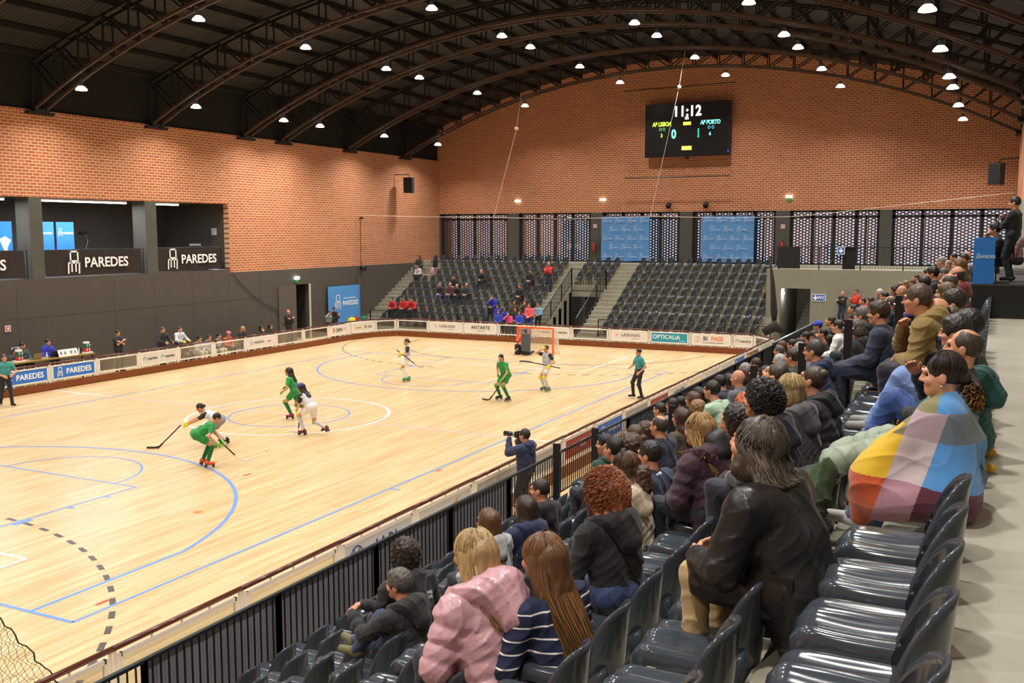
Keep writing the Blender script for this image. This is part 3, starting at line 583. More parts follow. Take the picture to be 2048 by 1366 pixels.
def person(label, P, J, jkey, facing, head=None, floor=None, hair='short', hc='2a211c', top='hoodie', tc='23283a', tc2=None, legs='1f2230', lod='mid', skin=0, shoes='2a2a2c', scale=None, group=None, bulk=.012, glasses=False, sl=1., length=0., shorts=False, glove=0, gc=None, shiny=0, loc=None, skates=None, socks=None, parts=True, hood=None, seed=0., name='person', cat='person', sc=None):
    hb, bb, hh = LODS[lod]; R_ = Matrix.Rotation(facing, 3, 'Z')
    if head is not None:
        H = Vector(head); s = scale or max(.80, min(1.12, (H.z-floor)/J['head'].z)); off = R_ @ J['head']*s; loc = (H.x-off.x, H.y-off.y, H.z-off.z)
    else: s = scale or 1
    root = thing(name, label, cat, loc, facing, group); root.scale = (s, s, s)
    sk = mat(SKIN[skin % 5], .5, var=.05, vscale=30, key='skin'); eye = mat('1d1512', .25); lip = mat('a8604f', .5); hm = hairmat(hc)
    gl = mat(gc, .6) if gc else None
    mats = [sk, eye, lip, hm]+([gl] if gl else [])
    o = inst(('b', jkey, lod, glove, bool(gc), shorts), lambda: sdf_mesh('body', body_prims(J, glove=glove, gm=4 if gc else 0, legs=shorts, fine=lod == 'hero'), bb, [DM]*(5 if gc else 4)), 'body', mats, root)
    st = top if top in ('puffer', 'finepuffer') else 'plain'; amp = (.0050 if not shiny else .0028) if st == 'plain' else .0042
    cm_ = clothmat(tc, shiny); c2 = clothmat(tc2, shiny) if tc2 else cm_
    tp = inst(('t', jkey, lod, st, bulk, length, sl), lambda: sdf_mesh('top', top_prims(J, st, bulk, length, sl)+(skirt(J, bulk) if length > .09 else []), hb, [DM, DM], folds(amp, 24., seed)), {'puffer': 'padded_jacket', 'finepuffer': 'padded_jacket', 'hoodie': 'hoodie', 'coat': 'coat', 'shirt': 'shirt', 'jersey': 'jersey', 'sweater': 'sweater'}.get(top, 'jacket'), [cm_, c2], root)
    if hood or top == 'hoodie' or st != 'plain' and hood is not False:
        hs = hood or 1.0; inst(('h', jkey, lod, hs, st), lambda: sdf_mesh('hood', hood_prims(J, hs), hb, [DM], folds(.004, 26., 1)), 'hood', [cm_], tp)
    elif top in ('coat', 'jacket', 'shirt'): inst(('cl', jkey, lod), lambda: sdf_mesh('collar', collar(J, .024), hb, [DM]), 'collar', [cm_], tp)
    if parts:
        inst(('l', jkey, lod, shorts), lambda: sdf_mesh('trousers', leg_prims(J, .003, shorts), hb, [DM], folds(.004, 22., 2)), 'shorts' if shorts else 'trousers', [clothmat(legs)], root)
        if shorts:
            for i in (0, 1): inst(('sk', jkey, lod, i), lambda: sdf_mesh('sock', [cone(J['knee%d' % i]+(J['ank%d' % i]-J['knee%d' % i])*.02, J['ank%d' % i], .062, .044, 0, .02)], hb, [DM]), 'sock', [mat(socks or 'f0f0f0', .8)], root)
        for i, s_ in enumerate((-1, 1)):
            an, to = J['ank%d' % i], J['toe%d' % i]; f = (to-an); fz = an.z-.05
            if skates and gc: kn = J['knee%d' % i]; dk = (kn-(J['hip%d' % i]+an)/2).normalized(); inst(('kp', jkey, i), lambda: sdf_mesh('knee_pad', [ell(kn+dk*.035, (.055, .05, .075))], .013, [DM]), 'knee_pad', [gl], root)
            if skates:
                def mk():
                    fh = Vector((f.x, f.y, 0)).normalized(); sd = Vector((fh.y, -fh.x, 0)); z0 = an.z-.045
                    return sdf_mesh('boot', [cone(an+Vector((0, 0, .03))-fh*.0, Vector((an.x, an.y, z0+.05))-fh*.02, .046, .045, 0, .03), cone(Vector((an.x, an.y, z0+.035))-fh*.03, Vector((an.x, an.y, z0+.03))+fh*.15, .040, .034, 0, .03)], min(hb, .013), [DM])
                bt_ = inst(('bt', jkey, lod, i), mk, 'roller_skate', [mat(skates[0], .5)], root)
                fh = Vector((f.x, f.y, 0)).normalized(); sd = Vector((fh.y, -fh.x, 0)); z0 = an.z-.045
                mb = MB(); mb.beam(Vector((an.x, an.y, z0-.008))-fh*.06, Vector((an.x, an.y, z0-.008))+fh*.17, .03, .012); mb.build('plate', mat('8d8f92', .4, metal=.8), bt_)
                for a_ in (-.035, .135):
                    for t in (-1, 1):
                        c0 = Vector((an.x, an.y, z0-.03))+fh*a_+sd*t*.045; MB().tube([c0-sd*.016, c0+sd*.016], .03, 12).build('wheel', mat(skates[1], .5), bt_)
            else:
                fh = Vector((f.x, f.y, 0)).normalized() if Vector((f.x, f.y, 0)).length > .02 else Vector((0, 1, 0)); z0 = an.z-.045
                inst(('so', jkey, lod, i), lambda: sdf_mesh('shoe', [cone(Vector((an.x, an.y, z0+.035))-fh*.035, Vector((an.x, an.y, z0+.03))+fh*.15, .043, .036, 0, .03), cone(an, an-Vector((0, 0, .02)), .042, .045, 0, .03), ell((an.x+fh.x*.05, an.y+fh.y*.05, z0-.095), (.3, .3, .09), neg=True)], min(hb, .014), [DM]), 'shoe', [mat(shoes, .6)], root)
    if hair and hair != 'none':
        nz = HN.get(hair); fn = (lambda P, a=nz[0], fq=nz[1]: a*np.sin(P[:, 0]*fq+2*np.sin(P[:, 2]*fq*.6))*np.sin(P[:, 1]*fq+1.5*np.sin(P[:, 0]*fq*.7))*np.sin(P[:, 2]*fq*(.35 if 'long' in hair or hair in ('bob', 'short', 'shag') and True else 1.)+1)) if nz else None
        hp_ = hair_prims(J, hair)
        if hp_: inst(('hr', jkey, lod, hair), lambda: sdf_mesh('hair', hp_, hh, [DM], fn), 'hair', [hm], root)
    if glasses:
        def mk():
            g = MB()
            for s_ in (-1, 1):
                g.tube([HL(J, (s_*.034+math.cos(a)*.023, .108, .008+math.sin(a)*.018)) for a in np.linspace(0, 2*math.pi, 13)], .0022, 4, False); g.tube([HL(J, (s_*.058, .106, .012)), HL(J, (s_*.082, .0, .012))], .002, 4)
            g.tube([HL(J, (-.012, .11, .012)), HL(J, (.012, .11, .012))], .002, 4); return mkmesh('glasses', g.v, g.f, [DM])
        inst(('gl', jkey), mk, 'glasses', [mat('1a1614', .3)], root)
    return root
# ---------------- seats ----------------
SEATM = mat('3a4047', .14, spec=.6, bump=.02, bscale=6, key='glossy_charcoal_plastic')
def seat_meshes(nu=18, nv=10, npan=18):
    V = []; F = []
    def P(u, v, o):
        a = u*math.radians(80); top = .39-.31*abs(u)**3.2; z = v*top; r = .215-o
        return (r*math.sin(a)*(1.0-.14*v*v), .11-(.20-o)*math.cos(a)-.035*v*math.cos(a), z)
    for o in (0, .014):
        for j in range(nv+1):
            for i in range(nu+1): V.append(P(-1+2*i/nu, j/nv, o))
    n1 = (nu+1)*(nv+1)
    for j in range(nv):
        for i in range(nu):
            a = j*(nu+1)+i; F.append((a+1, a, a+nu+1, a+nu+2)); b_ = a+n1; F.append((b_, b_+1, b_+nu+2, b_+nu+1))
    for i in range(nu):
        a = nv*(nu+1)+i; F.append((a+1, a, a+n1, a+n1+1))
    for j in range(nv):
        a = j*(nu+1); F.append((a, a+n1, a+n1+nu+1, a+nu+1)); a += nu; F.append((a+n1, a, a+nu+1, a+n1+nu+1))
    back = mkmesh('back_shell', V, F, SEATM, smooth=True)
    V = []; F = []; n = npan
    for j in range(n+1):
        t = j/n; y = -.06+.50*t
        for i in range(n+1):
            s = -1+2*i/n; w_ = .200*(1-.10*max(0, t-.55)**2*6*.6); 
            rc = max(0, abs(s)-.75)/.25; yy = y-(.045*rc*rc if t > .5 else 0)*(t-.5)*2
            z = .062-.020*math.sin(math.pi*min(1, abs(s)))*(.35+.65*math.sin(math.pi*min(1, t*1.05)))-.022*rc*rc-.060*max(0, (t-.86)/.14)**2+.012*math.exp(-(s/.09)**2)*min(1, t*1.6)
            z += .05*max(0, .16-t)/.16
            V.append((s*w_, yy, z))
    m = n+1
    for j in range(n):
        for i in range(n): a = j*m+i; F.append((a, a+1, a+m+1, a+m))
    rim = [i for i in range(m)]+[j*m+n for j in range(1, m)]+[n*m+i for i in range(n-1, -1, -1)]+[j*m for j in range(n-1, 0, -1)]
    k0 = len(V)
    for r in rim: x, y, z = V[r]; V.append((x*.985, y-.004, min(z, .03)-.055))
    for q_ in range(len(rim)): q2 = (q_+1) % len(rim); F.append((rim[q2], rim[q_], k0+q_, k0+q2))
    pan = mkmesh('seat_pan', V, F, SEATM, smooth=True)
    return back, pan
BK, PN = seat_meshes()
CAP = MB().disc((0, .10, .0585), .02, 12); CAPM = mkmesh('bolt_cap', CAP.v, CAP.f, SEATM)
_seat = None
def seat(loc, rz, label, group, s=1.0):
    global _seat
    if _seat is None:
        _seat = thing('stadium_seat', label, 'seat', loc, rz, group); link('back_shell', BK, _seat); link('seat_pan', PN, _seat)
        c = link('bolt_cap', CAPM, _seat); c.location = (0, 0, .001); _seat.scale = (s, s, s); return _seat
    o = dup(_seat, loc, rz, label, group); o.scale = (s, s, s) if s >= 1.01 else (.80, .92, .94); return o
ORD = ['first', 'second', 'third', 'fourth', 'fifth', 'sixth', 'seventh', 'eighth', 'ninth', 'tenth', 'eleventh', 'twelfth', 'thirteenth', 'fourteenth', 'fifteenth', 'sixteenth', 'seventeenth', 'eighteenth', 'nineteenth', 'twentieth']
NEARG = 'black shell seats of the near grandstand'; FARG = 'black shell seats of the far grandstand'
PITCHS = .552
near_rows = {0: (-20.98, 12), 1: (-20.0, 11), 2: (-20.2, 14), 3: (-19.9, 16), 4: (-19.6, 12), 5: (-19.3, 12), 6: (-18.6, 10), 7: (-17.4, 9), 8: (-16.6, 8)}
ns = 0
for k, (y0, cnt) in near_rows.items():
    for i in range(cnt):
        y = y0+i*PITCHS*1.02; ns += 1
        if k == 0 and i in (6,): continue
        seat((LX(k)-.10, y, LZ(k)), math.pi/2, 'glossy black seat, %s row down from the walkway, %s seat from the camera end' % (ORD[k], ORD[i]), NEARG, 1.06)
far_left = []
cols = {'left': (-11.65, .5375, 17), 'middle': (-1.55, .545, 4), 'right': (1.62, .522, 15)}
bulk_ = MB.__new__(MB); sv = []; sf = []; nf = 0
def absorb(me, loc, rz):
    n0 = sum(len(a) for a in sv); co = np.empty(len(me.vertices)*3, np.float32); me.vertices.foreach_get('co', co); co = co.reshape(-1, 3); c_, s_ = math.cos(rz), math.sin(rz)
    R2 = np.array([[c_, -s_, 0], [s_, c_, 0], [0, 0, 1]], np.float32); sv.append(co@R2.T*np.array([.8, .92, .94], np.float32)+np.array(loc, np.float32))
    for p in me.polygons: sf.append(tuple(v+n0 for v in p.vertices))
for nm, (x0, pt, cnt) in cols.items():
    for k in range(9):
        if nm == 'middle' and k > 2: continue
        for i in range(cnt):
            if nm == 'left' and ((k in (1, 2) and i < 2)): continue
            if nm == 'left' and k in (7, 8) and i > 12 and k == 8: continue
            loc = (x0+i*pt, FY(k), FZ(k))
            if (k == 0 and nm != 'middle') or (k == 1 and nm == 'left') or (k == 8 and nm == 'left'):
                absorb(BK, loc, math.pi); absorb(PN, loc, math.pi); continue
            seat(loc, math.pi, 'black shell seat, %s of the %s row from the top, %s block of far stand' % (ORD[i], ORD[k], nm), FARG, 1.0); nf += 1
me = mkmesh('stadium_seats', np.concatenate(sv), sf, SEATM, smooth=True); so = link('stadium_seats', me)
tag(so, 'rows of black shell seats along the top and bottom of far stand', 'seat', FARG, 'stuff')
print('SEATS', ns, nf)
sv = []; sf = []
def absorb_n(me, loc, sc):
    n0 = absorb_n.n; co = np.empty(len(me.vertices)*3, np.float32); me.vertices.foreach_get('co', co); co = co.reshape(-1, 3)*sc
    sv.append(np.stack([-co[:, 1]+loc[0], co[:, 0]+loc[1], co[:, 2]+loc[2]], 1)); absorb_n.n += len(co); sf.extend(tuple(v+n0 for v in f) for f in absorb_n.f[me.name])
absorb_n.n = 0; BL, PL = seat_meshes(8, 4, 7); absorb_n.f = {m_.name: [tuple(p.vertices) for p in m_.polygons] for m_ in (BL, PL)}
for k, (y0, cnt) in near_rows.items():
    y = y0+cnt*PITCHS*1.02
    while y < 20:
        if not (-9.0 < y < -6.9): absorb_n(BL, (LX(k)-.10, y, LZ(k)), 1.06); absorb_n(PL, (LX(k)-.10, y, LZ(k)), 1.06)
        y += PITCHS*1.02
me = mkmesh('stadium_seats', np.concatenate(sv), sf, SEATM, smooth=True); so = link('stadium_seats', me)
tag(so, 'mostly occupied black shell seats under the crowd of the near grandstand', 'seat', NEARG, 'stuff')
# ---------------- railings ----------------
def railing(name, label, pts, h, sp=.12, group=None, cloth=None, baron=True, barw=.014, post=1.9, clothm=None):
    # pts: base polyline (world); bars straight up
    p0 = Vector(pts[0]); t = thing(name, label, 'railing', p0, 0, group)
    Q = [Vector(p)-p0 for p in pts]; tr = MB(); ba = MB(); ps = MB(); cl = MB()
    up_ = Vector((0, 0, h))
    for a, c in zip(Q[:-1], Q[1:]):
        tr.beam(a+up_, c+up_, .05, .035); br_ = Vector((0, 0, .10)); ps.beam(a+br_, c+br_, .03, .02)
        L_ = (c-a).length; n = max(1, int(L_/sp)); hd = (c-a); hd.z = 0; hd.normalize()
        for i in range(n+1):
            p = a+(c-a)*i/n; 
            M_ = Matrix(((hd.x, -hd.y, 0), (hd.y, hd.x, 0), (0, 0, 1)))
            ba.box(p+Vector((0, 0, (h+.08)/2)), (barw, .016, h-.08), M=M_)
        m = max(1, round(L_/post))
        for i in range(m+1): p = a+(c-a)*i/m; M_ = Matrix(((hd.x, -hd.y, 0), (hd.y, hd.x, 0), (0, 0, 1))); ps.box(p+Vector((0, 0, h/2)), (.05, .05, h), M=M_)
    tr.build('top_rail', mat('2d3236', .35, metal=.4), t); ba.build('balusters', BLK, t); ps.build('frame', BLK, t)
    return t
FXF = 11.75
def fence_module(i, y0, y1, cloth):
    t = railing('spectator_fence', '%s fence section in front of the near grandstand, %s section from the camera' % ('grey cloth-backed black' if cloth else 'open black barred', ORD[i]), [(FXF, y0, .47), (FXF, y1, .47)], .88, .105, 'black spectator fence sections')
    if cloth:
        c = MB(); n = 24
        for k in range(n):
            a = (y1-y0)*k/n+.02; b2 = (y1-y0)*(k+1)/n+.02; w0 = -.04-.008*math.sin(a*9); w1 = -.04-.008*math.sin(b2*9)
            c.quad([(w0, a, .06), (w1, b2, .06), (w1, b2, .83), (w0, a, .83)]); c.quad([(w0-.003, a, .06), (w0-.003, a, .83), (w1-.003, b2, .83), (w1-.003, b2, .06)])
        c.build('cloth_screen', mat('8c8c92', .85, var=.1, vscale=2), t)
ys_ = [-18.6+2.0*i for i in range(20)]
for i in range(18):
    y0, y1 = ys_[i], ys_[i]+2.0
    if y1 > 17.5: 
        break
    fence_module(i, y0, y1, not (-9.0 < (y0+y1)/2 < -3.5 or (y0+y1)/2 < -17))
# solid black screens at the far end of the fence
bs = thing('fence_screen', 'solid black glass-topped screen closing the far end of the near fence', 'screen', (FXF, 13.3, .44)); MB().b2((-.03, 0, 0), (.03, 8.6, .98)).build('panel', BLKF, bs); MB().b2((-.035, 0, .98), (.035, 8.6, 1.01)).build('edge', mat('8fa0a5', .2), bs)
# fence of the far stand, its stair rails and the gallery of the terrace
RG = 'railings of the far grandstand'
railing('railing', 'low black railing in front of the left seat block', [(-12.05, 21.8, .37), (-2.8, 21.8, .37)], .85, .13, RG)
railing('railing', 'low black railing in front of the right seat block', [(1.5, 21.8, .37), (9.9, 21.8, .37)], .85, .13, RG)
railing('railing', 'black handrail down the stairs left of the passage', [(VX0, 26.1, 2.62), (VX0, 21.9, .25)], .95, .13, RG)
railing('railing', 'black handrail down the stairs right of the passage', [(VX1, 26.1, 2.62), (VX1, 21.9, .25)], .95, .13, RG)
railing('railing', 'black railing above the passage doorway', [(VX0, 26.1, 2.25), (VX1, 26.1, 2.25)], 1.25, .16, RG)
railing('railing', 'long black railing along the terrace edge above the WC doorway', [(9.75, 24.1, 3.76), (18.9, 24.1, 3.76)], 1.05, .13, RG)
for i, (x, w_) in enumerate(((10.2, 1.05), (12.9, .55))):
    MBp = MB().b2((-w_/2, -.02, .0), (w_/2, .02, 1.0)); o = MBp.build('railing_board', BLKF); o.location = (x, 24.05+.1*i, 3.8); tag(o, ('wide' if i == 0 else 'narrow')+' black board fixed to the terrace railing', 'panel')
# handrail posts among the spectators
for i, (x, y, zt, lab) in enumerate(((12.72, -8.8, 2.07, 'lowest, at the fence below the stairs'), (12.68, -7.0, 2.0, 'beside the open fence section'), (14.66, -8.8, 2.86, 'behind the brown haired girl'), (15.9, -8.8, 3.55, 'beside the man in the grey sweater'), (16.58, -8.8, 3.92, 'left of the man in navy hoodie'), (17.2, -8.8, 4.28, 'in front of the grey haired man'), (17.86, -8.8, 4.64, 'topmost, left of the olive jacket'))):
    zb = LZ(min(9, int((18.95-x)/.79)+1))
    t = thing('handrail_post', 'thick black handrail post among the spectators, '+lab, 'post', (x, y, zb), 0, 'black handrail posts')
    MB().b2((-.055, -.03, 0), (.055, .03, zt-zb)).build('post', BLK, t); MB().tube([(-.075, 0, zt-zb-.12), (.075, 0, zt-zb-.12)], .012, 8).build('bolt', mat('b5b5b5', .3, metal=.9), t)
# ---------------- rink boards ----------------
KB = mat('7a3c14', .35, bump=.05, bscale=8, var=.12, vscale=2, stretch=(.3, 1, 4), key='varnished_kickboard'); RLM = mat('55200f', .3, coat=.4, key='brown_handrail')
def boards(p0, p1, kind, label, side='in'):
    p0, p1 = Vector((*p0, 0)), Vector((*p1, 0)); d = p1-p0; L_ = d.length; rz = math.atan2(d.y, d.x)
    t = thing('rink_board', label, 'rink board', (p0+p1)/2, rz, 'panels of the rink boards'); h = L_/2
    MB().b2((-h+.005, -.02, .0), (h-.005, .02, .27)).build('kickboard', KB, t)
    f = MB(); x0 = -h+.10
    for a, c in ((.34, .39), (.82, .87)): f.b2((x0, -.02, a), (-x0, .02, c))
    for s in (-1, 1): f.b2((s*(h-.10)-.025, -.02, .34), (s*(h-.10)+.025, .02, .87)); f.b2((s*(h-.03)-.015, -.015, .0 if False else .1), (s*(h-.03)+.015, .015, .92))
    for x in np.linspace(x0+.05, -x0-.05, 5): f.b2((x-.012, -.012, .26), (x+.012, .012, .35))
    for x in (x0*.5, -x0*.5, 0): f.b2((x-.01, -.01, .86), (x+.01, .01, .92))
    f.build('frame', WHT, t)
    MB().tube([(-h, 0, .945), (h, 0, .945)], .034, 10).build('handrail', RLM, t, True)
    w_ = 2*(h-.125); face = '-y' if side == 'in' else '+y'; yy = -.013 if side == 'in' else .013; zc = .605
    if kind is None:
        MB().b2((-w_/2, -.004, .39), (w_/2, .004, .82)).build('clear_pane', CLEAR, t); return t
    bg, items = kind
    MB().b2((-w_/2-.01, -.012, .385), (w_/2+.01, .012, .825)).build('banner', mat(bg, .45), t)
    sg = 1 if side == 'in' else -1
    for it in items:
        x = it[1]*sg; M_ = TM((x, yy*1.25, zc+it[2]), face)
        if it[0] == 'chair': chair_logo(it[3], mat(it[4], .5), t, M_)
        elif it[0] == 'ring':
            g = MB(); r = it[3]; n = 24
            for k in range(n):
                a, b2 = 2*math.pi*k/n, 2*math.pi*(k+1)/n; g.quad([(r*math.cos(a), r*math.sin(a), 0), (r*math.cos(b2), r*math.sin(b2), 0), (r*.86*math.cos(b2), r*.86*math.sin(b2), 0), (r*.86*math.cos(a), r*.86*math.sin(a), 0)])
            if len(it) > 5:
                for pp in it[5]:
                    for (ax_, ay_), (bx_, by_) in zip(pp[:-1], pp[1:]):
                        dx_, dy_ = bx_-ax_, by_-ay_; nl = math.hypot(dx_, dy_); nx_, ny_ = -dy_/nl*.06*r, dx_/nl*.06*r; g.quad([((ax_*r-nx_), (ay_*r-ny_), 0), ((bx_*r-nx_), (by_*r-ny_), 0), ((bx_*r+nx_), (by_*r+ny_), 0), ((ax_*r+nx_), (ay_*r+ny_), 0)])
            o = g.build('round_emblem', mat(it[4], .5), t); o.matrix_local = M_
        elif it[0] == 'poly':
            g = MB(); g.quad([(px_, py_, 0) for px_, py_ in it[3]]); o = g.build('emblem', mat(it[4], .5), t); o.matrix_local = M_
        else: text(it[0], it[3], mat(it[4], .5), t, M_, bold=it[5] if len(it) > 5 else 0)
    return t
PARB = ('2b74cf', [('chair', -.60, 0, .34, 'ffffff'), ('PAREDES', .20, -.01, .27, 'ffffff', .02)])
GARC = [(-.09, -.05), (-.09, .02), (-.05, .08), (.03, .08), (.07, .02), (.07, -.05), (.04, -.05), (.04, .01), (.01, .05), (-.03, .05), (-.06, .01), (-.06, -.05)]
def MART(x): return [('poly', x-.27, 0, GARC, '3f9e66'), ('martins', x+.10, 0, .16, '3a3c3a', .012)]
MART2 = ('dcd6cc', MART(-.45)+MART(.45)+[('poly', 0, 0, [(-.012, -.21), (.012, -.21), (.012, .21), (-.012, .21)], 'f2ece2')])
INI = ('dfdad2', [('ring', -.62, 0, .09, '707070', ()), ('3', -.62, 0, .13, '707070'), ('INIBERIA', -.12, 0, .17, '6a6a6a'), ('amcar', .55, .0, .10, 'c23a3a', .02)])
CESPU = ('e6e0d8', [('poly', -.55, .05, [(-.07, .08), (.07, .08), (.07, .0), (.03, -.16), (-.03, -.16), (-.07, .0)], 'e8601e'), ('CESPU', -.08, 0, .22, '2a2a2a', .02), ('.PT', .46, 0, .2, 'e39a86')])
CREST = ('dcd6cc', [('habitat', -.3, 0, .17, 'c69a34', .01), ('poly', .18, 0, [(-.06, .09), (.06, .09), (.06, -.03), (0, -.1), (-.06, -.03)], '7c8a4a'), ('CÂMARA\nMUNICIPAL', .5, 0, .07, '555555')])
LASK = ('dfd9d0', [('poly', -.62, .03, [(-.07, -.08), (.07, -.08), (.07, .08), (-.07, .08)], 'e7c3bb'), ('#', -.62, .03, .1, 'b03a34'), ('LASKASAS', .08, .03, .21, '56524c'), ('comfort furniture', .3, -.12, .055, '9a948a')])
ANT = ('dfdad2', [('ANTARTE', 0, .04, .25, '3b3834', .012), ('design for life', .0, -.13, .075, '8c867c')])
OPT = ('2b95ae', [('OPTICALiA', -.15, .02, .27, 'f4f4f0', .01), ('poly', .68, .06, [(-.04, -.04), (0, -.06), (.04, -.04), (.06, 0), (.04, .04), (0, .06), (-.04, .04), (-.06, 0)], '3aa05c'), ('PAREDES', .6, -.15, .08, 'bfe3ea')])
BIF = ('dfd9d0', [('ring', -.62, .0, .13, 'd9a273', ([(-.4, -1), (-.1, 1)], [(.1, -1.1), (.4, .9)])), ('BI', -.26, .04, .27, '4a4a4a', .015), ('FASE', .28, .04, .27, 'e07a22', .015), ('Materiais e Equipamentos Elétricos', .1, -.14, .07, '77726a')])
MART1 = ('dcd6cc', MART(.0))
VW = ('c9ced6', [('ring', -.62, 0, .17, '1d3f86', ([(-.45, .75), (0, -.1), (.45, .75)], [(-.82, .3), (-.42, -.72), (0, .0), (.42, -.72), (.82, .3)])), ('J.A.P.L.', .25, .02, .26, '1d3f86', .015)])
FLAME = ('d3d0cc', [('poly', .15, .0, [(-.25, -.17), (-.05, -.02), (.28, .17), (.2, .02), (.02, -.09), (-.12, -.17)], 'd9932c')])
GREY = ('b7b2ab', []); REDB = ('a03a30', [('ring', -.35, 0, .1, 'e6c8c0', ([(-.5, -.3), (0, .4), (.5, -.3)],)), ('PAREDES\nMÓVEIS', .2, 0, .1, 'e6c8c0')]); RING = ('a9a49c', [('ring', -.2, 0, .12, 'e2ddd6', ()), ('poly', .3, 0, [(-.2, -.02), (.2, -.02), (.2, .02), (-.2, .02)], 'e2ddd6')])
BLUEO = ('2b6fd0', [('ring', -.5, 0, .15, 'ffffff', ([(-.3, -.6), (-.3, .5), (.3, .5), (.3, -.6)],)), ('PAREDES', .3, 0, .2, 'ffffff', .01)])
LB = -10.55
seqL = [(-10, PARB, 'blue'), (-8, None, 'x'), (-6, None, 'x'), (-4, PARB, 'x'), (-2, PARB, 'blue PAREDES board on the left side, partly behind the left referee'), (0, PARB, 'blue PAREDES board below the officials table'), (2, None, 'clear rink board in front of the man in black polo'), (4, MART2, 'rink board with two green and grey martins banners'), (6, None, 'clear rink board below the standing coach and player'), (8, None, 'clear rink board in front of the pink capped goalkeeper'), (10, INI, 'rink board with grey INIBERIA banner on the left side'), (12, None, 'clear rink board in front of the two dark haired women'), (14, None, 'clear rink board below the bald man by the door')]
for y, kd, lab in seqL[4:]: boards((LB, y), (LB, y+2), kd, lab)
boards((LB, 16), (LB-.06, 17.9), CESPU, 'rink board with orange cone and black CESPU lettering'); boards((LB-.06, 17.9), (-10.25, 19.55), CREST, 'rink board with golden script and crest near the left corner')
boards((-10.25, 19.55), (-9.6, 20.66), None, 'short clear rink board turning the far left corner')
for x0, x1, kd, lab in ((-9.6, -7.6, None, 'clear rink board at the left end of the far side'), (-7.6, -5.52, LASK, 'left of the two white LASKASAS rink boards'), (-5.52, -3.52, ANT, 'rink board with ANTARTE lettering on the far side'), (-3.52, -1.5, None, 'clear rink board left of the goal'), (-1.5, .5, MART2, 'rink board with martins banners behind the goal'), (.5, 2.5, None, 'clear rink board in front of the right stairs'), (2.5, 4.49, LASK, 'right of the two white LASKASAS rink boards'), (4.49, 6.47, OPT, 'teal OPTICALIA rink board'), (6.47, 8.44, BIF, 'rink board with orange BIFASE lettering'), (8.44, 9.43, MART1, 'narrow rink board with single martins banner')): boards((x0, 20.7), (x1, 20.7), kd, lab)
boards((9.43, 20.7), (10.55, 19.4), None, 'clear rink board turning the far right corner')
re = [-17.95, -15.9, -13.85, -11.75, -9.65, -7.6, -5.5, -3.4, -1.45, .55, 2.6, 4.5, 6.5, 8.3, 10.4, 12.4, 14.2, 16.8, 19.4]
rk = [(None, 'clear rink board nearest the black net'), (None, 'clear rink board, second on the near side'), (None, 'clear rink board left of the blue VW emblem'), (VW, 'grey rink board with blue VW emblem'), (FLAME, 'grey rink board with orange flame mark'), (GREY, 'plain grey rink board beside the photographer, nearer one'), (GREY, 'plain grey rink board just beyond the photographer'), (REDB, 'dark red rink board next to the blue one'), (BLUEO, 'blue PAREDES rink board on the near side'), (RING, 'grey rink board with pale ring on the near side'), (REDB, 'dark red rink board below the running referee'), (ANT, 'white ANTARTE rink board on the near side'), (None, 'clear rink board beyond the near ANTARTE one'), (('d5d0c8', [('poly', .3, 0, [(-.06, -.1), (.08, .12), (.0, -.1)], 'd98a5a')]), 'white rink board with small orange mark'), (('d5d0c8', []), 'plain white rink board before the small blue one'), (('2b6fd0', [('chair', -.5, 0, .3, 'ffffff')]), 'small looking blue rink board near the far right corner'), (None, 'clear rink board next to the far right corner'), (('d5d0c8', []), 'white rink board at the far right corner')]
for i, (kd, lab) in enumerate(rk): boards((10.5, re[i]), (10.5, re[i+1]), kd, lab, 'in' if False else 'in') if kd is None else boards((10.5, re[i]), (10.5, re[i+1]), kd, lab, 'in')
# ---------------- goal ----------------
g = thing('hockey_goal', 'orange framed hockey goal with pale net behind the goalkeeper', 'goal', (.47, 16.63, 0)); OR = mat('f2602c', .4)
MB().tube([(-.88, 0, 0), (-.88, 0, 1.21), (-.88, 0, 1.21), (.88, 0, 1.21), (.88, 0, 0)], 0, 4, True, (.08, .08), (0, 1, 0)).build('goal_frame', OR, g)
fb = MB(); 
for s in (-1, 1): fb.tube([(s*.88, 0, 1.19), (s*.86, .5, 1.15), (s*.8, .85, .1), (s*.8, .9, .04)], .02, 6)
fb.tube([(-.8, .9, .04), (.8, .9, .04)], .03, 6); fb.build('rear_frame', WHT, g)
nt = bpy.data.materials.new('netting'); nt.use_nodes = True; N, L, bs_ = nodes(nt); bs_.inputs['Base Color'].default_value = lin('e8dfcc'); tc = N.new('ShaderNodeTexCoord'); br = N.new('ShaderNodeTexBrick'); br.offset = 0; br.inputs['Scale'].default_value = 1; br.inputs['Brick Width'].default_value = .03; br.inputs['Row Height'].default_value = .03; br.inputs['Mortar Size'].default_value = .004
sx = N.new('ShaderNodeSeparateXYZ'); cx_ = N.new('ShaderNodeCombineXYZ'); ad = N.new('ShaderNodeMath'); L.new(tc.outputs['Object'], sx.inputs[0]); L.new(sx.outputs[0], ad.inputs[0]); L.new(sx.outputs[1], ad.inputs[1]); L.new(ad.outputs[0], cx_.inputs[0]); L.new(sx.outputs[2], cx_.inputs[1]); L.new(cx_.outputs[0], br.inputs[0])
L.new(br.outputs['Fac'], bs_.inputs['Alpha'])
b = MB(); b.quad([(-.8, .85, .05), (.8, .85, .05), (.86, .5, 1.15), (-.86, .5, 1.15)]); b.quad([(-.86, .5, 1.15), (.86, .5, 1.15), (.88, .02, 1.2), (-.88, .02, 1.2)])
for s in (-1, 1): b.quad([(s*.88, .02, 1.2), (s*.86, .5, 1.15), (s*.8, .85, .05), (s*.88, .02, .02)])
b.build('net', nt, g)
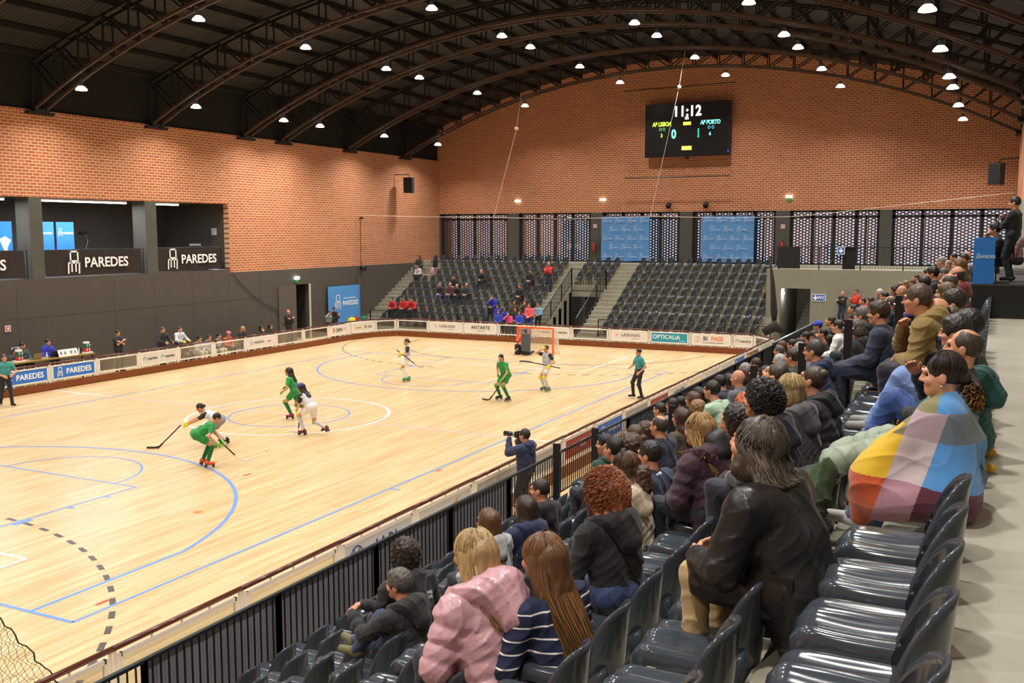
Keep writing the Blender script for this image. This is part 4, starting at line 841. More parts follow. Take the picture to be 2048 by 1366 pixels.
# ---------------- scoreboard ----------------
s = thing('scoreboard', 'black electronic scoreboard high on the far brick wall showing 11:12', 'scoreboard', (3.28, 30.5, 11.15))
MB().b2((-2.42, -.08, -1.46), (2.42, .12, 1.46)).build('screen_housing', mat('141517', .35), s); MB().b2((-.25, .12, -.4), (.25, .45, .4)).build('wall_bracket', BLK, s)
WE = mat('ffffff', .5, emit=2.2); YG = mat('c8f04a', .5, emit=1.6); CY = mat('7fe8e8', .5, emit=1.6); YE = mat('e8e85a', .5, emit=1.3); CB = mat('5fd0e8', .5, emit=1.4); GN = mat('6fd66a', .5, emit=1.3); T2 = mat('2fb59a', .5, emit=1.2)
def st(tx, x, z, sz, m, sx=.85, **kw): text(tx, sz, m, s, TM((x, -.09, z), '-y', sx), **kw)
st('11:12', .0, .98, .78, WE, bold=.03, space=1.1); st('2/2', -.02, .62, .2, WE, bold=.03); st('AP LISBOA', -1.45, .34, .32, YG, .72, bold=.03, shear=.15); st('AP PORTO', 1.3, .34, .32, CY, .72, bold=.03, shear=.15)
st('O O', -1.42, .06, .24, GN, .8); st('O O', 1.35, .06, .24, CB, .8); st('3', -1.45, -.28, .26, YG, bold=.03); st('6', 1.3, -.28, .26, CY, bold=.03); st('0', -.75, -.24, .68, CY, .8, bold=.03); st('1', .65, -.24, .68, T2, .8, bold=.03)
o = MB().b2((-.22, -.095, .24), (.22, -.085, .42)).build('yellow_caption', YE, s); o = MB().b2((-.28, -.095, -1.12), (.28, -.085, -.9)).build('yellow_caption', YE, s)
MB().b2((2.3, -.095, -1.3), (2.34, -.085, -1.18)).build('status_light', mat('5a3cff', .5, emit=2), s)
MB().tube([(.0, 0, -1.46), (0, 0, -1.62)], .11, 10).build('loudspeaker', BLK, s)
t = thing('scoreboard_net', 'thin dark protective net hung on two rods around the scoreboard', 'net', (2.85, 30.1, 11))
MB().tube([(-3.15, 0, 2.4), (3.2, 0, 2.5)], .03, 6).build('upper_rod', BLK, t); MB().tube([(-3.05, 0, -2.45), (2.95, 0, -2.45)], .03, 6).build('lower_rod', BLK, t)
b = MB()
for i in range(22): x = -3.05+6.05*i/21; b.tube([(x, 0, 2.42), (x+.02, 0, 0), (x, 0, -2.45)], .004, 3, False)
for i in range(18): z = -2.4+4.8*i/17; b.tube([(-3.08, 0, z), (3.05, 0, z)], .004, 3, False)
b.build('mesh', BLK, t)
# ---------------- safety net and ropes at the far end ----------------
t = thing('safety_net', 'fine dark safety net hanging from a pale rope before the far stand', 'net', (-1.5, 21.75, 0)); RP = mat('cfc6b8', .8)
rp = [(-11.5, .1, 6.46), (-7, 0, 6.33), (-2.8, 0, 6.27), (1, 0, 6.15), (5.6, 0, 6.25), (9.5, 0, 6.15), (12.5, 0, 6.2), (21.0, .4, 7.1)]
MB().tube(rp, .012, 5).build('rope', RP, t)
b = MB(); 
for i in range(90): x = -11.5+23*i/89; zt = 6.3; x2 = x if i > 6 else x; b.tube([(x, 0, 6.25), (x+(.8*(1-i/20) if i < 20 else 0), 0, 3.6), (x+(1.1*(1-i/20) if i < 20 else 0), 0, 1.2)], .0022, 3, False)
for i in range(42): z = 1.2+5.0*i/41; b.tube([(-11.4+max(0, (4.6-z))*.3, 0, z), (11.5, 0, z)], .0022, 3, False)
b.build('mesh', mat('3a3532', .9), t)
b = MB(); b.tube([(11.3, 0, 4.4), (11.45, 0, 3.2), (11.55, 0, 1.9), (11.6, -.1, 1.25)], [.03, .10, .16, .06], 8); b.tube([(11.2, -.5, .98), (11.7, -.4, 1.3), (12.0, -.2, 1.05)], [.18, .26, .16], 8); b.build('gathered_end', mat('2a2523', .95), t, True)
for i, (p0, p1, lab) in enumerate((((-3.0, 21.8, 10.7), (-4.28, 21.75, 6.28), 'left of the two'), ((5.4, 21.8, 12.2), (4.1, 21.75, 6.25), 'right of the two'))):
    t = thing('hoist_rope', '%s pale hoist ropes slanting down from the roof to the net' % lab, 'rope', p0, 0, 'hoist ropes'); MB().tube([(0, 0, 0), tuple(Vector(p1)-Vector(p0))], .014, 5).build('rope', RP, t)
    MB().tube([(0, 0, 0), (.25, 0, 1.6)], .008, 4).build('upper_rope', RP, t); MB().lathe([(0, -.1), (.1, -.05), (.1, .05), (0, .1)], n=10).build('pulley', mat('ddd0c0', .4), t, True)
# net draped at the near left corner
t = thing('draped_net', 'knotted black net draped over the near rink board corner', 'net', (10.15, -17.0, .98)); b = MB(); NU, NV = 34, 20
def npt(i, j): 
    u, v = i/NU, j/NV; x = -1.3+1.85*u+.02*math.sin(j*1.3+i*.7); return (x, .55-1.2*v*(.4+.6*u)+.02*math.sin(i+j*2.)+.35*(1-u)-.2, .45-.62*u-.75*v*(.6+.4*math.cos(u*2))+.012*math.sin(i*2.1+j))
for i in range(NU+1): b.tube([npt(i, j) for j in range(NV+1)], .0025, 4, False)
for j in range(NV+1): b.tube([npt(i, j) for i in range(NU+1)], .0025 if j else .009, 4, False)
b.build('mesh', mat('121214', .9), t)
# ---------------- wall furniture ----------------
def wallspeaker(loc, rz, lab, arm, sc_=1.):
    t = thing('loudspeaker', lab, 'loudspeaker', loc, rz); b = MB(); P_ = [(-.25, .0), (.25, 0), (.32, .28), (.2, .45), (-.2, .45), (-.32, .28)]
    v0 = len(b.v); b.quad([(x*sc_, y*sc_, -.45*sc_) for x, y in P_][::-1]); b.quad([(x*sc_*1.05, y*sc_, .45*sc_) for x, y in P_])
    for i in range(6):
        (x0, y0), (x1, y1) = P_[i], P_[(i+1) % 6]; b.quad([(x0*sc_, y0*sc_, -.45*sc_), (x1*sc_, y1*sc_, -.45*sc_), (x1*sc_*1.05, y1*sc_, .45*sc_), (x0*sc_*1.05, y0*sc_, .45*sc_)])
    b.build('cabinet', mat('26272a', .6), t); MB().b2((-.22*sc_, -.012, -.4*sc_), (.22*sc_, 0, .4*sc_)).build('grille', mat('17181a', .8), t)
    MB().tube(arm, .03, 6).build('bracket', BLK, t); return t
wallspeaker((-12.1, 25.9, 8.25), math.radians(20), 'black loudspeaker on bracket high on the left brick wall', [(.0, .3, .4), (0, .3, .62), (-.9, .3, .62)], 1.)
wallspeaker((18.72, 23.5, 7.95), math.radians(-30), 'black loudspeaker on bracket at the far end of the right wall', [(0, .3, .45), (.1, .3, .62), (1.0, .1, .62)], 1.)
wallspeaker((19.40, -4.2, 8.28), math.radians(-60), 'large black loudspeaker high on the right wall near the camera', [(0, .3, .2), (.1, .5, .2)], .7)
EX = mat('eafff0', .5, emit=6); GNS = mat('2f8f4f', .5)
for i, (x, lab) in enumerate(((-7.41, 'emergency light on the far wall, above the second window from the left'), (-1.87, 'emergency light on the far wall, left of the first blue backdrop'), (8.82, 'emergency light with green sign on the far wall, right of the backdrops'))):
    t = thing('emergency_light', lab, 'emergency light', (x, 30.97, 7.4)); MB().b2((-.16, -.08, -.06), (.16, .02, .06)).build('lamp', EX, t)
    if i == 2: MB().b2((-.14, -.03, -.24), (.14, .0, -.1)).build('sign', GNS, t)
t = thing('emergency_light', 'emergency exit light above the open door in the left wall', 'emergency light', (-12.97, 16.6, 3.17)); MB().b2((0, -.16, -.04), (.1, .16, .1)).build('lamp', EX, t); MB().b2((0, -.14, -.2), (.03, .14, -.06)).build('sign', GNS, t)
for i, (x, z) in enumerate(((2.2, 7.08), (4.34, 7.08))):
    t = thing('spotlight', ('left' if i == 0 else 'right')+' small black spotlight on the far wall above the blue backdrops', 'spotlight', (x, 30.9, z), 0, 'black spotlights'); MB().tube([(0, 0, 0), (0, -.25, -.12)], [.12, .15], 10).build('housing', BLK, t, True); MB().tube([(0, .08, .0), (0, 0, 0)], .03, 6).build('bracket', BLK, t)
t = thing('camera_dome', 'small black camera on the left brick wall', 'camera', (-12.9, 22.3, 6.3)); MB().tube([(-.1, 0, 0), (.12, 0, 0)], .05, 8).build('housing', BLK, t); 
t = thing('wall_horn', 'small black round horn at the foot of the left brick wall', 'loudspeaker', (-12.9, 22.3, 3.55)); MB().tube([(-.1, 0, 0), (.18, 0, -.05)], [.09, .16], 10).build('horn', BLK, t, True)
t = thing('wall_cable', 'thin black cable down the left brick wall', 'cable', (-12.97, 22.3, 3.6)); MB().tube([(0, 0, 2.6), (0, 0, 0)], .012, 4).build('cable', BLK, t)
t = thing('wall_cable', 'long black cable sagging across the dark lower left wall', 'cable', (-12.96, 11.9, 0)); MB().tube([(0, 0, 3.7), (0, .5, 3.2), (0, 1.4, 2.5), (0, 2.4, 1.95), (0, 3.1, 1.7), (0, 3.3, 1.2)], .014, 4).build('cable', BLK, t)
for x, z, lab in ((-2.34, 4.68, 'red fire extinguisher on the dark pillar left of the blue backdrop'), (8.55, 4.75, 'red fire extinguisher on the pillar behind the right end of seats')):
    t = thing('fire_extinguisher', lab, 'fire extinguisher', (x, 30.86, z-.3)); MB().lathe([(0, 0), (.085, .0), (.09, .03), (.09, .42), (.06, .5), (.03, .53), (.0, .53)], n=14).build('cylinder', mat('c02a26', .35), t, True); MB().lathe([(0, .53), (.03, .53), (.03, .6), (0, .6)], n=8).build('valve', BLK, t); MB().tube([(.03, 0, .58), (.12, 0, .45), (.11, -.02, .15)], .012, 5).build('hose', BLK, t)
def flatsign(name, lab, cat, loc, w_, h_, face, bg, items=(), border=None):
    t = thing(name, lab, cat, loc, {'-y': 0, '+x': math.pi/2, '-x': -math.pi/2}[face])
    if border: MB().b2((-w_/2-.03, -.008, -h_/2-.03), (w_/2+.03, .006, h_/2+.03)).build('border', mat(border, .5), t)
    MB().b2((-w_/2, -.012, -h_/2), (w_/2, .006, h_/2)).build('plate', mat(bg, .5), t)
    for it in items:
        M_ = TM((it[1], -.016, it[2]), '-y')
        if it[0] == 'poly': o = MB().quad([(a, c, 0) for a, c in it[3]]).build('symbol', mat(it[4], .5), t); o.matrix_local = M_
        elif it[0] == 'chair': chair_logo(it[3], mat(it[4], .5), t, M_)
        else: text(it[0], it[3], mat(it[4], .5), t, M_, bold=it[5] if len(it) > 5 else .01)
    return t
ARW = [(-.03, .11), (.03, .11), (.03, -.0), (.1, .04), (.1, -.02), (0, -.12), (-.1, -.02), (-.1, .04), (-.03, -.0)]
flatsign('wc_sign', 'blue WC sign with white arrow beside the stair doorway', 'sign', (11.64, 23.98, 2.46), .58, .27, '-y', '2a62b8', [('poly', -.15, .0, ARW, 'ffffff'), ('WC', .12, -.0, .2, 'ffffff', .02)], 'e8e8e8')
flatsign('arrow_sign', 'small blue arrow sign on the terrace railing', 'sign', (12.56, 23.98, 4.66), .28, .3, '-y', '2a62b8', [('poly', 0, 0, ARW, 'ffffff')], 'e8e8e8')
for x, z, y, lab in ((-2.34, 5.86, 30.97, 'small red and white fire sign on the left-hand dark pillar'), (8.55, 5.8, 30.97, 'small red and white fire sign on the right-hand dark pillar')): flatsign('fire_sign', lab, 'sign', (x, y, z), .17, .17, '-y', 'c9493c', [('poly', 0, 0, [(-.04, -.05), (.04, -.05), (.04, .05), (-.04, .05)], 'f4e4dc')], 'eadfd6')
flatsign('fire_sign', 'small red and white fire sign on the dark left wall', 'sign', (-12.97, -.05+.3, 2.05), .17, .17, '+x', 'b9564a', [('poly', 0, 0, [(-.04, -.05), (.04, -.05), (.04, .05), (-.04, .05)], 'f4e4dc')], 'eadfd6')
flatsign('notice', 'pale notice strip on the dark wall behind the officials', 'sign', (-12.97, .55, 1.3), .42, .1, '+x', 'b9cdd0', [])
# blue backdrops of cloth, slightly draped
def backdrop(name, lab, x0, x1, z0, z1, y):
    w_, h_ = x1-x0, z1-z0; t = thing(name, lab, 'backdrop', ((x0+x1)/2, y, z0)); b = MB(); n = 30; V = []; F = []
    for j in range(11):
        for i in range(n+1): u = i/n; V.append((-w_/2+w_*u, .05*math.sin(u*21+j*.15)*(1-j/14), h_*j/10+.02*math.sin(u*9)*(j == 0)))
    for j in range(10):
        for i in range(n): a = j*(n+1)+i; F.append((a, a+1, a+n+2, a+n+1))
    link('cloth', mkmesh('cloth', V, F, mat('5b94cf', .8, var=.04, vscale=1), smooth=True), t)
    MB().tube([(-w_/2, 0, h_+.02), (w_/2, 0, h_+.02)], .02, 6).build('rod', BLK, t)
    lg = MB()
    for r in range(5):
        nn = 4 if r % 2 == 0 else 3
        for c in range(nn):
            cx0 = (-.38+.253*c)*w_ if nn == 4 else (-.25+.25*c)*w_; cz = h_*(.90-.2*r)
            for a in ((-.16, .0, -.14, .2), (-.03, 0, -.01, .2), (-.16, .18, -.01, .2), (-.16, .08, -.01, .1), (-.2, -.02, .0, .0), (-.19, -.12, -.17, 0), (-.02, -.12, 0, 0)): lg.quad([(cx0+a[0], -.07, cz+a[1]), (cx0+a[2], -.07, cz+a[1]), (cx0+a[2], -.07, cz+a[3]), (cx0+a[0], -.07, cz+a[3])])
            text('PAREDES', .085, mat('cfe0f0', .6), t, TM((cx0+.19, -.07, cz), '-y'))
    lg.build('chair_emblems', mat('cfe0f0', .6), t)
backdrop('blue_backdrop', 'left blue sponsor backdrop with chair emblems behind the far seats', -1.73, 1.21, 3.85, 6.4, 30.4)
backdrop('blue_backdrop', 'right blue sponsor backdrop with chair emblems behind the far seats', 4.21, 7.13, 3.85, 6.4, 30.4)
# banner low on the left wall
t = thing('blue_banner', 'blue PAREDES banner standing against the dark left wall near the corner', 'banner', (-12.85, 20.5, 0), math.pi/2)
MB().b2((-1.45, -.02, .55), (1.45, .02, 2.62)).build('cloth', mat('4f93d4', .7, bump=.3, bscale=2), t); chair_logo(.8, mat('eef4fa', .5), t, TM((-.62, -.03, 1.75), '-y')); text('PAREDES', .36, mat('eef4fa', .5), t, TM((.52, -.03, 1.65), '-y'), bold=.02); text('CÂMARA MUNICIPAL', .12, mat('eef4fa', .5), t, TM((.45, -.03, 1.92), '-y'))
b = MB(); 
for x in (-1.45, 1.45): b.tube([(x, .03, 0), (x, .03, 2.64)], .02, 6)
b.build('frame', BLK, t)
# gallery openings: black PAREDES banners, roll-ups, lights
for i, (y0, y1, lab) in enumerate(((-3.6, 1.1, 'black PAREDES banner cut by the left edge of view'), (1.98, 6.6, 'black PAREDES banner on the middle gallery opening'), (7.52, 11.2, 'black PAREDES banner on the right gallery opening'))):
    t = thing('gallery_banner', lab, 'banner', (-13.0, (y0+y1)/2, 3.85), math.pi/2, 'black gallery banners'); w_ = y1-y0; n = 30; V = []; F = []
    for j in range(6):
        for k in range(n+1): u = k/n; V.append((-w_/2+w_*u, .03*math.sin(u*17+j*.5)+.015*math.sin(u*41), .0+.98*j/5+(.02*math.sin(u*8) if j == 5 else 0)))
    for j in range(5):
        for k in range(n): a = j*(n+1)+k; F.append((a, a+1, a+n+2, a+n+1))
    link('cloth', mkmesh('cloth', V, F, mat('2a2222', .5, bump=.3, bscale=3), smooth=True), t)
    chair_logo(.88, mat('f4f2f0', .5), t, TM((-1.08, -.06, .52), '-y')); text('PAREDES', .54, mat('f4f2f0', .5), t, TM((.48, -.06, .48), '-y'), bold=.02)
    b = MB(); b.tube([(-w_/2, .06, 1.0), (w_/2+.15, .06, 1.0)], .02, 6)
    for x in (-w_/2, w_/2, w_/2+.15): b.tube([(x, .06, -.05), (x, .06, 1.0)], .02, 6)
    b.build('rail', BLK, t)
FLT = mat('eef2ff', .5, emit=9)
for i, (y0, y1, lab) in enumerate(((2.0, 6.4, 'long fluorescent tube light under the middle gallery ceiling'), (7.9, 9.3, 'short fluorescent tube light under the right gallery ceiling'), (-3, .8, 'fluorescent tube light under the left gallery ceiling'))):
    t = thing('tube_light', lab, 'tube light', (-13.55, (y0+y1)/2, 6.74)); MB().b2((-.04, -(y1-y0)/2, -.05), (.04, (y1-y0)/2, .0)).build('tube', FLT, t); TLd = bpy.data.lights.new('tube_glow', 'AREA'); TLd.shape = 'RECTANGLE'; TLd.size = .08; TLd.size_y = y1-y0; TLd.energy = 42*(y1-y0); TLd.color = (.9, .93, 1); TLo = bpy.data.objects.new('tube_glow', TLd); COL.objects.link(TLo); TLo.location = (-13.55, (y0+y1)/2, 6.67); MB().b2((-.06, -(y1-y0)/2, 0), (.06, (y1-y0)/2, .05)).build('fitting', WHT, t)
for y, w_, lab, tx in ((3.25, .88, 'left of the two blue roll-up banners in the middle gallery opening', 0), (4.22, .82, 'right of the two blue roll-up banners in the middle gallery opening', 1)):
    t = thing('roll_up_banner', lab, 'banner', (-14.6, y, 3.78), math.pi/2); MB().b2((-w_/2, -.01, .05), (w_/2, .01, 2.15)).build('print', mat('3f8fdc', .5), t)
    chair_logo(.3, mat('eef4fa', .5), t, TM((-.24, -.02, 1.75), '-y')); text('PAREDES', .12, mat('eef4fa', .5), t, TM((.13, -.02, 1.7), '-y'), bold=.01)
    b = MB(); 
    for k in range(7): a = -w_/2+.08+k*.14; b.quad([(a, -.015, .05), (a+.1, -.015, .05), (a+.07, -.015, .35+.25*abs(math.sin(k*2.1))), (a+.02, -.015, .4+.2*abs(math.cos(k*1.7)))])
    b.build('dark_foliage_print', mat('1f4a6a', .6), t); MB().b2((-w_/2, -.08, 0), (w_/2, .08, .06)).build('base', mat('b0b0b0', .4), t)
t = thing('blue_poster', 'blue poster with white lettering at the left edge of view', 'poster', (-14.6, 1.29, 3.78), math.pi/2); MB().b2((-.9, -.01, .05), (.55, .01, 2.15)).build('print', mat('3a9be0', .5), t)
text('IVRE DE\nAUDÁVEL', .24, mat('eef4fa', .5), t, TM((.08, -.02, .5), '-y'), bold=.01); MB().quad([(.0, -.015, 1.5), (.15, -.015, 1.1), (.3, -.015, .95), (.35, -.015, 1.2), (.5, -.015, 1.45), (.25, -.015, 1.6)]).build('white_map_print', mat('eef4fa', .5), t)
o = MB().b2((-.16, -.006, -.16), (.16, .006, .16)).build('paper_notice', mat('d8d8d6', .6)); o.location = (-13.9, 11.84, 5.55); tag(o, 'white paper notice on the side wall of the right gallery opening', 'notice')
t = thing('sound_mixer', 'black sound mixer on the ledge of the right gallery opening', 'mixer', (-13.45, 10.3, 4.8)); MB().b2((-.3, -.35, 0), (.3, .35, .12)).build('desk', mat('2a2b2e', .4), t); MB().b2((-.2, -.3, .12), (.1, .1, .2)).build('control_panel', mat('9a9ca0', .4), t); MB().b2((-.35, -.5, -.3), (.35, .5, 0)).build('table', BLK, t)
t = thing('wall_socket', 'black wall sockets with a dangling white cable in the middle gallery opening', 'socket', (-16.97, 7.15, 5.5)); MB().b2((0, -.3, -.05), (.04, .1, .05)).build('socket_box', BLK, t); MB().tube([(.03, 0, -.05), (.05, .12, -.35), (.05, -.05, -.8), (.05, .1, -1.3)], .015, 5).build('cable', mat('c8c4b8', .5), t)
# left wall door leaf
dl = thing('door_1', None, None, (-12.98, 15.85, 0)); dl['kind'] = 'structure'; MB().b2((0, -.68, 0), (.04, .68, 2.86)).build('door_leaf', mat('57504a', .7), dl); MB().b2((.04, -.5, 1.0), (.09, .5, 1.05)).build('push_bar', mat('9a9a9a', .3, metal=.8), dl)
o = MB().b2((-.02, -.03, 0), (.06, .03, 2.86)).build('trim_30', mat('d8d4c8', .5)); o.location = (-13.0, 17.68, 0); o['kind'] = 'structure'
# ---------------- officials' table and bench area ----------------
TW = mat('9a7a38', .5, var=.1)
t = thing('officials_table', 'long wooden officials table behind the blue PAREDES boards', 'table', (-11.45, .55, 0)); MB().b2((-.33, -1.9, .98), (.33, 1.9, 1.03)).build('tabletop', TW, t)
for x in (-.28, .28):
    for y in (-1.8, 1.8): MB().b2((x-.02, y-.02, 0), (x+.02, y+.02, .98)).build('leg', BLK, t)
for y, lab in ((-.58, 'left foul counter drum with white T and F letters on officials table'), (2.25, 'right foul counter drum with white T and F letters on officials table')):
    t = thing('foul_counter', lab, 'counter', (-11.35, y, 1.03)); MB().b2((-.16, -.16, 0), (.16, .16, .05)).build('base', WHT, t)
    MB().tube([(0, 0, .05), (0, 0, .2)], .12, 8).build('red_drum', mat('c23030', .5), t); MB().tube([(0, 0, .2), (0, 0, .36)], .115, 8).build('green_drum', mat('1f7048', .5), t); MB().tube([(0, 0, .36), (0, 0, .42)], .12, 8).build('lid', WHT, t)
    for dy, a_ in ((-.06, math.radians(62)), (.05, math.radians(40))):
        text('F', .12, mat('ffffff', .5), t, TM((.118, dy, .125), '+x'), bold=.02); text('T', .12, mat('ffffff', .5), t, TM((.118, dy, .28), '+x'), bold=.02)
t = thing('flip_scoreboard', 'white flip card scoreboard reading 06 03 on the officials table', 'scoreboard', (-11.3, 1.35, 1.03)); b = MB(); b.quad([(.1, -.42, 0), (.1, .42, 0), (-.0, .42, .25), (-.0, -.42, .25)]); b.quad([(-.1, .42, 0), (-.1, -.42, 0), (-.0, -.42, .25), (-.0, .42, .25)]); b.build('cards', WHT, t)
for k, (c, y) in enumerate((('0', -.3), ('6', -.13), ('0', .13), ('3', .3))): text(c, .17, mat('2a3a6a', .5), t, TM((.068, y, .13), '+x') @ Matrix.Rotation(-.38, 4, 'X'))
for y, lab, c in ((.15, 'pale laptop with its lid towards the rink on officials table', 'a08a5c'), (.85, 'dark laptop with its lid towards the rink on officials table', '26262a')):
    t = thing('laptop', lab, 'laptop', (-11.35, y, 1.03)); b = MB(); b.b2((-.25, -.17, 0), (0, .17, .015)); b.build('keyboard_half', mat('303033', .4), t); MB().quad([(.0, -.17, .01), (.0, .17, .01), (.07, .17, .23), (.07, -.17, .23)]).build('lid', mat(c, .4), t)
def bottle(loc, lab, c='cfdfe6', cap='ffffff'):
    t = thing('bottle', lab, 'bottle', loc); MB().lathe([(0, 0), (.033, 0), (.035, .02), (.035, .14), (.014, .19), (.013, .21), (0, .21)], n=10).build('body', mat(c, .15), t, True); MB().lathe([(.015, .2), (.015, .225), (0, .225)], n=8).build('cap', mat(cap, .4), t)
bottle((-11.3, .5, 1.03), 'clear water bottle between the two laptops'); bottle((-11.4, 1.95, 1.03), 'clear water bottle left of the right foul counter'); bottle((-11.45, 2.08, 1.03), 'tall black bottle beside the right foul counter', '1c1c1e', '1c1c1e')
t = thing('bench', 'long low players bench behind the clear left rink boards', 'bench', (-12.35, 10.2, 0)); MB().b2((-.18, -3.6, .36), (.18, 3.6, .40)).build('seat', mat('9a8462', .6), t)
for y in (-3.4, -1.7, 0, 1.7, 3.4): MB().b2((-.15, y-.03, 0), (.15, y+.03, .36)).build('leg', BLK, t)
t = thing('folding_table', 'white folding table with coloured bags near the left corner', 'table', (-11.75, 20.15, 0)); MB().b2((-.35, -1.05, .70), (.35, 1.05, .74)).build('tabletop', mat('e6e4de', .5), t)
for x in (-.3, .3):
    for y in (-.95, .95): MB().b2((x-.02, y-.02, 0), (x+.02, y+.02, .7)).build('leg', BLK, t)
def blob(name, lab, cat, loc, prims, m, h=.02, rz=0, nz=None, extra=None):
    t = thing(name, lab, cat, loc, rz); link('body', sdf_mesh('body', prims, h, [m], nz), t)
    if extra: extra(t)
    return t
for y, x, c, lab in ((19.6, 0, 'd6c31c', 'yellow kit bag on the white folding table'), (20.15, -.1, '8a1f28', 'dark red kit bag on the white folding table'), (20.75, 0, '1c6a3c', 'green kit bag on the white folding table')):
    t = blob('kit_bag', lab, 'bag', (-11.75+x, y, .74), [cone((0, -.14, .12), (0, .14, .12), .12, .12)], mat(c, .7), nz=folds(.012, 22)); MB().tube([(0, -.1, .22), (0, 0, .30), (0, .1, .22)], .012, 6).build('handle', mat(c, .7), t)
# ---------------- right platform ----------------
pf = thing('press_platform', 'tall black cloth-covered platform at the right end of the walkway', 'platform', (19.2, -3.47, 3.95)); MB().b2((-.56, 0, 0), (.5, 9.0, .60)).build('cloth_skirt', mat('232323', .85), pf); MB().b2((-.57, -.01, .58), (.51, 9.01, .62)).build('deck', mat('3a3836', .8), pf)
ds = thing('covered_desk', 'blue cloth-covered desk with PAREDES lettering on the press platform', 'desk', (18.82, -3.40, 4.57)); MB().b2((-.18, -.02, 0), (.17, .7, .83)).build('cloth_cover', mat('2377cc', .55, bump=.5, bscale=3), ds)
chair_logo(.1, mat('dfeaf5', .5), ds, TM((-.10, -.026, .50), '-y')); text('PAREDES', .075, mat('dfeaf5', .5), ds, TM((.035, -.026, .49), '-y'), bold=.01)
t = thing('laptop', 'open laptop on the blue covered desk', 'laptop', (18.83, -2.95, 5.40)); MB().b2((-.05, -.15, 0), (.12, .15, .015)).build('keyboard_half', BLK, t); MB().quad([(-.06, -.15, .01), (-.06, .15, .01), (-.12, .15, .2), (-.12, -.15, .2)]).build('lid', mat('8c8f92', .4), t)
t = thing('dark_red_chair', 'dark red chair behind the blue covered desk', 'chair', (19.15, -2.2, 4.57)); MB().b2((-.15, -.2, .4), (.15, .2, .45)).build('seat', mat('6a1420', .7), t); MB().b2((.13, -.2, .45), (.17, .2, .85)).build('backrest', mat('6a1420', .7), t)
for x in (-.13, .13):
    for y in (-.18, .18): MB().b2((x-.012, y-.012, 0), (x+.012, y+.012, .4)).build('leg', BLK, t)
